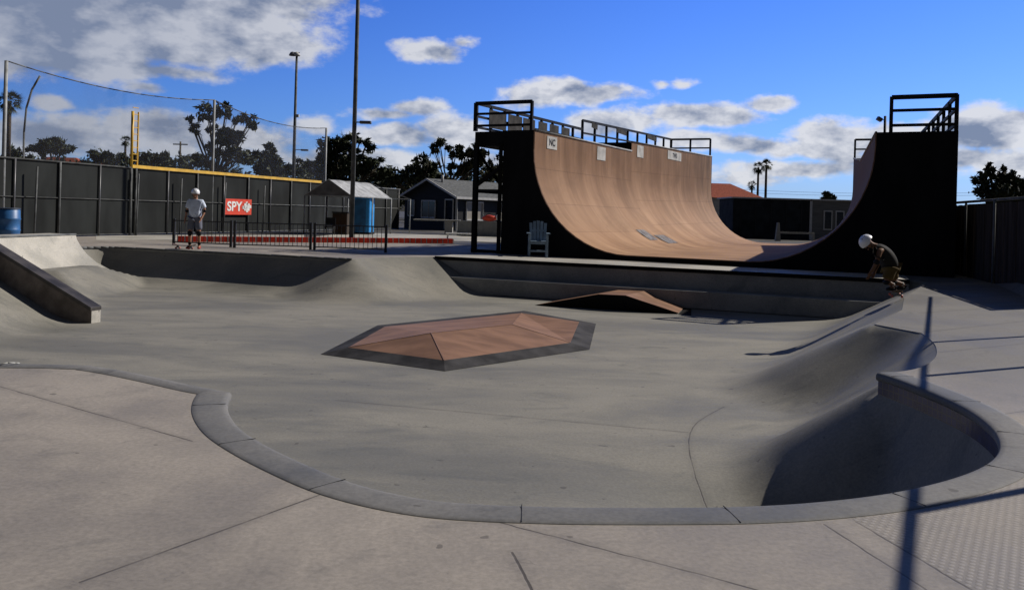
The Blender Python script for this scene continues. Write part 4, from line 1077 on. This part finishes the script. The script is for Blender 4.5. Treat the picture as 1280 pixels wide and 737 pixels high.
for px0, px1, wh, mt in ((1207, 1213, 'leftmost, yellowish brown plank', 'wood_red'), (1219, 1228, 'middle plank, dark', 'wood_dark'), (1229, 1234, 'rightmost, reddish plank', 'wood_red')):
    a = at(px0, 345); a.z = 0; b_ = atd(px1, 275, a.y+.5)
    tag(MB().bar(a, b_, .16, .035).build('leaning_plank', M[mt]), 'plank leaning on the board fence, '+wh, 'plank', 'planks leaning on the right fence')
# sloped kerb along that fence
a0_, a1_ = at(1224, 345), at(1292, 377)
k0 = MB(); dn = (a1_-a0_).normalized(); kn = Vector((dn.y, -dn.x, 0)); kn = kn if kn.x > 0 else -kn
k0.prism([a0_, a1_, a1_+kn*1.2, a0_+kn*.6], [a0_+kn*.22+Vector((0, 0, .14)), a1_+kn*.22+Vector((0, 0, .14)), a1_+kn*1.2+Vector((0, 0, .14)), a0_+kn*.6+Vector((0, 0, .14))])
tag(k0.build('kerb', M['deck'], None, .01), 'sloped concrete kerb at the foot of the right board fence', 'kerb')
# ------------------------------------------------------------------ tall pipe fence just outside the picture (casts the long rail shadows)
Hr = 2.6; off = Vector((SD.x, SD.y, 0))*(Hr/SD.z)
g_a, g_b = at(1130, 737), at(1163, 374); gdir = (g_b-g_a).normalized()
t = thing('pipe_fence', 'tall steel pipe fence on the deck right of the bowl', 'fence', g_a+off)
A = g_a-gdir*2.0+off; Bq = g_b+off+gdir*.6
MB().tube(V3(A.xy, Hr), V3(Bq.xy, Hr), .028, n=10).build('top_rail', M['steel'], t)
for py_ in ((1154, 642), (1156, 470), (1158, 428)):
    s_ = at(*py_); k = (s_-g_a).dot(gdir); c = g_a+gdir*k+off
    MB().tube((c.x, c.y, 0), (c.x, c.y, Hr), .035, n=10).build('post', M['steel'], t)
c1 = g_a+gdir*(at(1156, 470)-g_a).dot(gdir)+off
# ------------------------------------------------------------------ vegetation
def leafy(name, mat, parent, blobs, leaf, n, rng, flat=1.0):
    V_, F_ = [], []
    tot = sum(b[3]*b[4]*b[5] for b in blobs)**1
    for (x, y, z, rx, ry, rz_) in [(b[0], b[1], b[2], b[3], b[4], b[5]) for b in blobs]:
        k = int(n*(rx*ry*rz_)**.67/sum((b[3]*b[4]*b[5])**.67 for b in blobs))
        subs = []
        for _ in range(max(5, k//45)):
            while True:
                q = Vector((rng.uniform(-1, 1), rng.uniform(-1, 1), rng.uniform(-1, 1)))
                if q.length < 1: break
            q = q*(.95 if q.length > .3 else 1.6); subs.append((q, rng.uniform(.16, .36)))
        for _ in range(k):
            q, sr = rng.choice(subs)
            o_ = Vector((rng.gauss(0, 1), rng.gauss(0, 1), rng.gauss(0, 1)))*sr*.55
            p = q+o_; p = Vector((x+p.x*rx, y+p.y*ry, z+p.z*rz_))
            s = leaf*rng.uniform(.5, 1.3); a = Vector((rng.gauss(0, 1), rng.gauss(0, 1), rng.gauss(0, 1)*flat)).normalized(); b_ = a.orthogonal().normalized()
            b_ = (b_*math.cos(rng.random()*6.28)+a.cross(b_)*math.sin(rng.random()*6.28)); c = a.cross(b_).normalized()
            i = len(V_); V_ += [p-b_*s, p-c*s*.38, p+b_*s, p+c*s*.38]; F_.append((i, i+1, i+2, i+3))
    me = bpy.data.meshes.new(name); me.from_pydata([tuple(v) for v in V_], [], F_); me.materials.append(mat)
    o = bpy.data.objects.new(name, me); col.objects.link(o)
    if parent: o.parent = parent; bpy_off(o, parent)
    return o
def tree(name, label, d, base_px, blobs_px, n=2600, leaf=.34, mat='leaf', group=None, trunk=.3, sh=0, limbs=True):
    rng = random.Random(int(base_px*7+d)); bx_ = atd(base_px, 240, d).x
    t = thing(name, label, 'tree', (bx_, d, 0), group); s = d/F; blobs = []
    for (px, py, rx, ry) in blobs_px:
        p = atd(px, py, d); dd = rng.uniform(-.4, .4)*rx*s
        blobs.append((p.x, d+dd, p.z, rx*s, rx*s*.9, ry*s))
    zt = min(b[2]-b[5]*.5 for b in blobs); fork = Vector((bx_+.2, d, max(1.2, zt*.75)))
    mb = MB().path([(bx_, d, 0), (bx_-.1, d, fork.z*.5), fork], trunk, 10, trunk*.75)
    for b in blobs:
        e = Vector(b[:3]); m1 = fork.lerp(e, .5)+Vector((rng.uniform(-.1, .1), 0, -.08*(e-fork).length))
        mb.path([fork, m1, e, e+Vector((rng.uniform(-.3, .3), 0, b[5]*.5))], trunk*.55, 7, trunk*.12)
        for _ in range(3):
            q = e+Vector((rng.uniform(-1, 1)*b[3]*.7, rng.uniform(-1, 1)*b[4]*.6, rng.uniform(-.3, .7)*b[5])); mb.path([m1, q], trunk*.25, 5, trunk*.06)
    mb.build('trunk', M['bark'], t, recalc=False)
    leafy('crown', M[mat], t, blobs, leaf, n, rng)
    return t
tree('eucalyptus_tree', 'tall open eucalyptus with separate rounded leaf clumps behind the net', 90, 268,
     [(260, 143, 15, 13), (281, 138, 10, 10), (296, 147, 8, 7), (310, 154, 12, 12), (246, 160, 9, 8), (272, 165, 14, 9), (287, 172, 17, 13), (238, 150, 5, 5), (275, 188, 16, 12), (303, 172, 10, 7), (258, 200, 8, 8), (300, 195, 20, 14)], 5200, .30, trunk=.26)
tree('bushy_tree', 'dark bushy tree just right of the eucalyptus', 95, 338, [(338, 190, 12, 11), (325, 200, 14, 10), (350, 205, 14, 12), (335, 210, 22, 12)], 2600, .34, 'leaf2')
tree('spreading_tree', 'large dark spreading tree behind the tall light pole', 85, 432, [(420, 185, 20, 16), (440, 180, 16, 12), (455, 188, 12, 12), (410, 200, 18, 15), (445, 205, 26, 16), (470, 210, 18, 13), (425, 215, 30, 14), (400, 180, 7, 6)], 5200, .34, 'leaf2')
tree('round_tree', 'dark round tree above the left end of the clubhouse roof', 100, 530, [(530, 204, 17, 11), (520, 214, 18, 12), (540, 216, 18, 12), (500, 222, 22, 11), (480, 222, 16, 10)], 3600, .34, 'leaf2')
tree('eucalyptus_tree', 'open eucalyptus with pale limbs behind the clubhouse roof', 92, 558,
     [(550, 182, 13, 9), (567, 187, 13, 9), (582, 192, 12, 10), (596, 190, 12, 10), (606, 200, 12, 11), (590, 208, 14, 10), (572, 213, 14, 9), (610, 216, 14, 11), (543, 188, 6, 5)], 4200, .28, trunk=.2)
tree('bushy_tree', 'dark tree seen through the frame of the left ramp tower', 96, 640, [(636, 205, 16, 14), (628, 218, 18, 12), (655, 220, 20, 12)], 2400, .34, 'leaf2')
tree('round_tree', 'dark round tree behind the fence near the left palm', 110, 62, [(62, 182, 18, 11), (78, 188, 14, 8), (50, 190, 14, 8)], 2000, .36, 'leaf2')
tree('bushy_tree', 'tall dark tree rising above the right board fence', 45, 1245, [(1228, 225, 12, 14), (1236, 212, 7, 8), (1247, 222, 9, 13), (1262, 230, 14, 13), (1280, 236, 16, 12), (1240, 245, 25, 15), (1268, 248, 24, 13), (1295, 245, 20, 15), (1255, 212, 3, 7)], 6500, .17, 'leaf2', trunk=.2)
tree('round_tree', 'small dome shaped tree behind the flat roofed buildings', 80, 1036, [(1036, 246, 9, 5)], 700, .25, 'leaf2', trunk=.12)
rng = random.Random(3); k = 0
names = ['just right of the left palm', 'left of the small far palm', 'directly under the small far palm', 'right of the yellow foul pole', 'near the utility pole', 'left of the eucalyptus trunk', 'between the two ball net poles', 'left of the big spreading tree']
for px, top, wd_ in ((22, 186, 16), (122, 188, 15), (150, 192, 14), (182, 190, 16), (205, 193, 15), (240, 192, 16), (372, 200, 18), (392, 200, 16)):
    tree('shrub_tree', 'low dark scrubby tree beyond the fence, '+names[k], 120, px, [(px, top+8, wd_, 10), (px+wd_*.6, top+12, wd_*.7, 8), (px-wd_*.6, top+14, wd_*.6, 8)], 1100, .42, 'leaf2', 'scrubby trees beyond the fence', .18); k += 1
# far vegetation mass
V = []
for i in range(76):
    px = -60+i*9.5; p = atd(px, 192+7*math.sin(i*.9)+4*math.sin(i*2.3)+px*.03, 132); V.append((p.x, 140+rng.uniform(-4, 4), max(2, p.z-3.5), 2.6, 2.5, 2.4+rng.random()*1.3))
for i in range(90):
    px = -60+i*8; p = atd(px, 199+5*math.sin(i*1.7)+px*.03, 118); V.append((p.x, 118+rng.uniform(-3, 3), max(2, p.z-2.6), 2.2, 2.0, 2.3+rng.random()))
o = leafy('treeline', M['leaf2'], None, V, .36, 60000, rng); tag(o, 'far dark mass of bushes along the horizon', 'bushes', kind='stuff')
V = []
for i in range(40):
    px = 640+i*18; p = atd(px, 262+(px-640)*.028, 170); V.append((p.x, 170+rng.uniform(-4, 4), 1.6, 2.6, 2.5, 1.6+rng.random()*1.0))
o = leafy('treeline', M['leaf2'], None, V, .6, 6000, rng); tag(o, 'low far bushes behind the ramp and buildings', 'bushes', kind='stuff')
def palm(label, d, px, ctop, rad_px, n=46, fallen=.5, trk=.2, group='fan palms'):
    rng = random.Random(int(px)); s = d/F; c = atd(px, ctop, d); rad = rad_px*s
    t = thing('palm_tree', label, 'palm', (c.x, d, 0), group)
    MB().path([(c.x+.15, d, 0), (c.x, d, c.z*.5), (c.x, d, c.z)], trk, 10, trk*.75).build('trunk', M['palm_bark'], t, recalc=False)
    V_, F_ = [], []
    for i in range(n):
        az_ = rng.random()*6.28; e_ = rng.uniform(-1.1, 1.35); L = rad*rng.uniform(.8, 1.1)
        dv = Vector((math.cos(az_)*math.cos(e_), math.sin(az_)*math.cos(e_), math.sin(e_)))
        st = c+dv*L*.12; mid = c+dv*L*.5; side_ = dv.cross(Vector((0, 0, 1))).normalized(); upv = side_.cross(dv)
        for k in range(11):
            a = (k-5)/5*1.15; dd = (dv*math.cos(a)+side_*math.sin(a)).normalized(); tip = mid+dd*L*.5+Vector((0, 0, -.16*L*abs(a)-.10*L))
            wv = dd.cross(upv)*L*.035; ii = len(V_); V_ += [mid-wv, mid+wv, tip]; F_.append((ii, ii+1, ii+2))
        wv = side_*L*.02; ii = len(V_); V_ += [st-wv, st+wv, mid+wv, mid-wv]; F_.append((ii, ii+1, ii+2, ii+3))
    me = bpy.data.meshes.new('fronds'); me.from_pydata([tuple(v) for v in V_], [], F_); me.materials.append(M['palm'])
    o = bpy.data.objects.new('fronds', me); col.objects.link(o); o.parent = t; bpy_off(o, t)
palm('fan palm at the left edge of the picture behind the fence', 55, 12, 126, 19, 60, trk=.17)
palm('small distant fan palm behind the yellow foul pole', 120, 157, 176, 9, trk=.2)
palm('taller left palm of the pair beyond the ramp', 100, 948, 209, 10, trk=.16)
palm('right palm of the pair beyond the ramp', 102, 958, 206, 10, trk=.18)
palm('short palm left of the pair beyond the ramp', 100, 940, 231, 8, trk=.14)
# hills
rng = random.Random(5); hv = MB(); pr_ = []
for i in range(-30, 31):
    x = i*60; pr_.append((x, 900, 14+6*noise.noise(Vector((i*.23, 0, 0)))+ (22 if x < -150 else 4)*max(0, .5+noise.noise(Vector((i*.11, 3, 0))))))
for a, b_ in zip(pr_, pr_[1:]):
    hv.poly([(a[0], 700, -.1), (b_[0], 700, -.1), b_, a]); 
tag(hv.build('hills', M['hill'], weld=True), kind='structure')
# ------------------------------------------------------------------ people
def skin_obj(name, V_, E_, Rr, mat, parent, sub=2, extra=None):
    me = bpy.data.meshes.new(name); me.from_pydata([tuple(v) for v in V_], E_, []); o = bpy.data.objects.new(name, me); col.objects.link(o)
    sk = o.modifiers.new('s', 'SKIN'); sv = me.skin_vertices[0].data
    for i, r_ in enumerate(Rr): sv[i].radius = r_ if isinstance(r_, tuple) else (r_, r_)
    for i, v_ in enumerate(sv): v_.use_root = (i == 0)
    sb = o.modifiers.new('u', 'SUBSURF'); sb.levels = sub; sb.render_levels = sub
    dg = bpy.context.evaluated_depsgraph_get(); m2 = bpy.data.meshes.new_from_object(o.evaluated_get(dg)); bpy.data.objects.remove(o)
    bm = bmesh.new(); bm.from_mesh(m2)
    if extra: extra(bm)
    for f in bm.faces: f.smooth = True
    bm.to_mesh(m2); bm.free(); m2.materials.clear(); m2.materials.append(mat); m2.name = name
    o = bpy.data.objects.new(name, m2); col.objects.link(o); o.parent = parent; bpy_off(o, parent); return o
def person(label, J, mats, base):
    """J: joints in world space; a dict of Vectors"""
    t = thing('person', label, 'person', base)
    order = ['pelvis', 'waist', 'chest', 'neck', 'jaw', 'head', 'crown']
    V_ = [J[k] for k in order]; Rr = [(.13, .105), (.125, .095), (.145, .10), .055, .065, .088, .062]; E_ = [(i, i+1) for i in range(6)]
    def chain(start, names_, rad):
        p = start
        for nme, r_ in zip(names_, rad):
            V_.append(J[nme]); Rr.append(r_); E_.append((p, len(V_)-1)); p = len(V_)-1
        return p
    for s in 'LR':
        chain(0, ['hip'+s, 'knee'+s, 'ankle'+s, 'toe'+s], [.085, .058, .040, .030])
        h = chain(2, ['sho'+s, 'elb'+s, 'wri'+s], [.055, .040, .027])
        w_, e_ = J['wri'+s], J['elb'+s]; d = (w_-e_).normalized(); f = (J['fwd'] - d*J['fwd'].dot(d)).normalized(); sd = d.cross(f)
        palm_ = w_+d*.07; V_.append(palm_); Rr.append((.034, .018)); E_.append((h, len(V_)-1)); pi = len(V_)-1
        for k, ln in zip((-1.5, -.5, .5, 1.5), (.062, .075, .078, .066)):
            b1 = palm_+f*k*.019+d*.03; b2 = b1+d*ln*.5+sd*.006; b3 = b2+d*ln*.35+sd*.02*0+f*.004
            i = len(V_); V_.extend([b1, b2, b3]); Rr.extend([.0095, .009, .0075]); E_.extend([(pi, i), (i, i+1), (i+1, i+2)])
        b1 = w_+d*.035+f*.036; b2 = b1+(d*.8+f*.6).normalized()*.045
        i = len(V_); V_.extend([b1, b2]); Rr.extend([.011, .009]); E_.extend([(h, i), (i, i+1)])
    fw, hc = J['fwd'], J['head']; hz = (J['crown']-J['jaw']).normalized(); hs = fw.cross(hz).normalized(); fw = hz.cross(hs).normalized()
    def ex(bm):
        for c, r_, sc in ((hc+fw*.095-hz*.03, .018, 1), (hc+hs*.088-hz*.02, .022, 1), (hc-hs*.088-hz*.02, .022, 1), (hc+fw*.085-hz*.085, .018, 1)):
            bmesh.ops.create_icosphere(bm, subdivisions=1, radius=r_, matrix=Matrix.Translation(c))
    skin_obj('body', V_, E_, Rr, mats['skin'], t, 2, ex)
    ey = MB()
    for s in (-1, 1): ey.ball(hc+fw*.083+hs*.032*s+hz*.0, .011, 1)
    ey.build('eyes', M['pad'], t)
    # shirt
    V_ = [J['pelvis']-(J['waist']-J['pelvis'])*.45, J['waist'], J['chest'], J['neck']-(J['neck']-J['chest'])*.08]; Rr = [(.195, .17), (.185, .155), (.185, .14), (.085, .08)]; E_ = [(0, 1), (1, 2), (2, 3)]
    for s in 'LR':
        i = len(V_); V_ += [J['sho'+s], J['sho'+s].lerp(J['elb'+s], .75)]; Rr += [.095, .088]; E_ += [(2, i), (i, i+1)]
    skin_obj('shirt', V_, E_, Rr, mats['shirt'], t)
    V_ = [J['pelvis']+(J['waist']-J['pelvis'])*.75]; Rr = [(.175, .145)]; E_ = []
    for s in 'LR':
        i = len(V_); V_ += [J['hip'+s], J['hip'+s].lerp(J['knee'+s], .5), J['hip'+s].lerp(J['knee'+s], .86)]; Rr += [.112, .108, .105]; E_ += [(0, i), (i, i+1), (i+1, i+2)]
    skin_obj('shorts', V_, E_, Rr, mats['shorts'], t)
    for s in 'LR':
        k, a = J['knee'+s], J['ankle'+s]; h = J['hip'+s]
        skin_obj('knee_pad', [h.lerp(k, .88), k+fw*.02, k.lerp(a, .30)], [(0, 1), (1, 2)], [.072, .080, .062], M['pad'], t)
        e, ww = J['elb'+s], J['wri'+s]; skin_obj('elbow_pad', [J['sho'+s].lerp(e, .85), e, e.lerp(ww, .3)], [(0, 1), (1, 2)], [.055, .058, .046], M['pad'], t)
        td = (J['toe'+s]-a); td.z = 0; td.normalize(); g = J['toe'+s].z-.03
        an = Vector((a.x, a.y, g+.04))
        skin_obj('shoe', [an-td*.05, an+td*.06, an+td*.17, a+Vector((0, 0, -.02))], [(0, 1), (1, 2), (0, 3)], [(.048, .04), (.05, .038), (.045, .03), .045], mats['shoe'], t)
        skin_obj('sock', [a.lerp(k, .05), a.lerp(k, .35)], [(0, 1)], [.050, .056], mats['sock'], t)
    # helmet: shell with rim
    hb_ = MB(); rot = Matrix((hs, fw, hz)).transposed()
    r_ = bmesh.ops.create_icosphere(hb_.bm, subdivisions=3, radius=.128, matrix=Matrix.Translation(hc+hz*.035) @ rot.to_4x4() @ Matrix.Diagonal((.95, 1.12, 1.0, 1)))
    dele = [v for v in hb_.bm.verts if (v.co-(hc+hz*.035)).dot(hz) < -.03-.02*(v.co-hc).dot(fw)/.1]
    bmesh.ops.delete(hb_.bm, geom=dele, context='VERTS')
    for f in hb_.bm.faces: f.smooth = True
    hm = hb_.build('helmet', M['helmet'], t)
    st = MB()
    for s in (-1, 1): st.path([hc+hs*.10*s+hz*.01, hc+hs*.085*s-hz*.06+fw*.02, hc-hz*.125+fw*.045], .006, 5)
    st.build('strap', M['pad'], hm)
    ve = MB()
    for s in (-1, 0, 1):
        for q in (-.3, .35): ve.ball(hc+hz*(.035+.122*math.cos(q)*math.cos(s*.4))+fw*.138*math.sin(q)+hs*.1*math.sin(s*.5), .013, 1, (.8, 1.4, .8))
    ve.build('vents', M['pad'], hm)
    return t
def board(label, c, dirv, up=Vector((0, 0, 1)), roll=0):
    t = thing('skateboard', label, 'skateboard', c)
    x = dirv.normalized(); y = up.cross(x).normalized(); z = x.cross(y)
    mb = MB(); k = 14; prev = None; L = .80
    for side_ in (0, 1):
        pass
    ring = []
    for i in range(k+1):
        u = (i/k-.5)*L; ww = .10*math.sqrt(max(.02, 1-(abs(u)/(L/2))**6)); lift = max(0, abs(u)-.27)*.38
        ring.append((c+x*u+y*ww+z*(.10+lift), c+x*u-y*ww+z*(.10+lift)))
    for (a, b_), (d_, e_) in zip(ring, ring[1:]):
        mb.prism([a, d_, e_, b_], [a+z*.012, d_+z*.012, e_+z*.012, b_+z*.012])
    mb.build('deck', M['deckwood'], t)
    for u in (-.22, .22):
        MB().bar(c+x*u-y*.07+z*.05, c+x*u+y*.07+z*.05, .03, .03).bar(c+x*u+z*.05, c+x*u+z*.10, .05).build('truck', M['steel'], t)
        for s in (-1, 1): MB().tube(c+x*u+y*(.065*s)+z*.03, c+x*u+y*(.10*s)+z*.03, .028, n=12).build('wheel', M['wheel'], t)
# standing man
bp = at(243, 311.5); bx_, by_ = bp.x, bp.y
def W(x, y, z): return Vector((bx_+x, by_+y, z))
fwd = Vector((.25, -.97, 0)).normalized()
J = dict(pelvis=W(0, 0, .96), waist=W(0, .0, 1.10), chest=W(.0, -.01, 1.34), neck=W(0, -.01, 1.50), jaw=W(.0, -.03, 1.58), head=W(.0, -.035, 1.655), crown=W(0, -.03, 1.73),
         hipL=W(-.10, 0, .88), kneeL=W(-.13, -.05, .50), ankleL=W(-.15, .02, .10), toeL=W(-.19, -.14, .035), hipR=W(.10, 0, .88), kneeR=W(.14, -.05, .50), ankleR=W(.13, .03, .10), toeR=W(.17, -.13, .035),
         shoL=W(-.18, 0, 1.41), elbL=W(-.27, .04, 1.14), wriL=W(-.27, -.06, .91), shoR=W(.18, 0, 1.41), elbR=W(.27, .04, 1.15), wriR=W(.22, -.10, .93), fwd=fwd)
person('standing skater in white helmet, pale shirt and grey shorts on the bowl edge', J, dict(skin=M['skin'], shirt=M['tee'], shorts=M['shorts'], shoe=M['shoe'], sock=M['pad']), (bx_, by_, 0))
board('skateboard at the feet of the standing skater', Vector((bx_-.30, by_-.02, .0)), Vector((1, -.25, 0)))
# crouching skater
bp = at(1128, 371); bx_, by_ = bp.x, bp.y
s_ = by_/F
def Q(px, py, dy=0.0): p = atd(px, py, by_+dy); return p
fwd = Vector((-.93, -.2, -.3)).normalized()
J = dict(pelvis=Q(1113, 334), waist=Q(1111, 325), chest=Q(1103, 313), neck=Q(1094, 307.5), jaw=Q(1088, 306), head=Q(1084.5, 303.5), crown=Q(1081.5, 300),
         hipL=Q(1113, 338, -.12), kneeL=Q(1108, 352, -.14), ankleL=Q(1118, 367, -.12), toeL=Q(1109, 370, -.14), hipR=Q(1115, 338, .12), kneeR=Q(1117, 352, .14), ankleR=Q(1130, 364, .16), toeR=Q(1122, 367, .14),
         shoL=Q(1100, 313, -.2), elbL=Q(1096, 327, -.28), wriL=Q(1089, 340, -.2), shoR=Q(1103, 311, .19), elbR=Q(1100, 325, .3), wriR=Q(1094, 338, .25), fwd=fwd)
J['toeL'].z = max(J['toeL'].z, .14); J['ankleL'].z = J['toeL'].z+.07; J['toeR'].z = .14; J['ankleR'].z = .21
person('crouching skater in white helmet and dark shirt leaning down the right bank', J, dict(skin=simple('shaded_skin', (.16, .085, .05), .6, .15), shirt=M['darktee'], shorts=M['olive'], shoe=M['pad'], sock=M['offwhite']), (bx_, by_, 0))  # skin and clothes colours darkened to imitate the shadow over this skater
fm = (J['toeL']+J['toeR'])/2
board('skateboard under the feet of the crouching skater', Vector((fm.x+.06, fm.y, .0)), Vector((J['ankleR']-J['ankleL']).xy.to_3d()+Vector((.0, .6, 0))))
# litter on the deck
for i, (px, py) in enumerate(((14, 457),)):
    c = at(px, py); tag(MB().path([c+Vector((-.07, -.05, .012)), c+Vector((-.01, -.03, .03)), c+Vector((.02, .02, .02)), c+Vector((.03, .06, .012))], .006, 6).build('white_strap', M['offwhite']), 'short white strap lying on the near left edge of the bowl', 'strap')
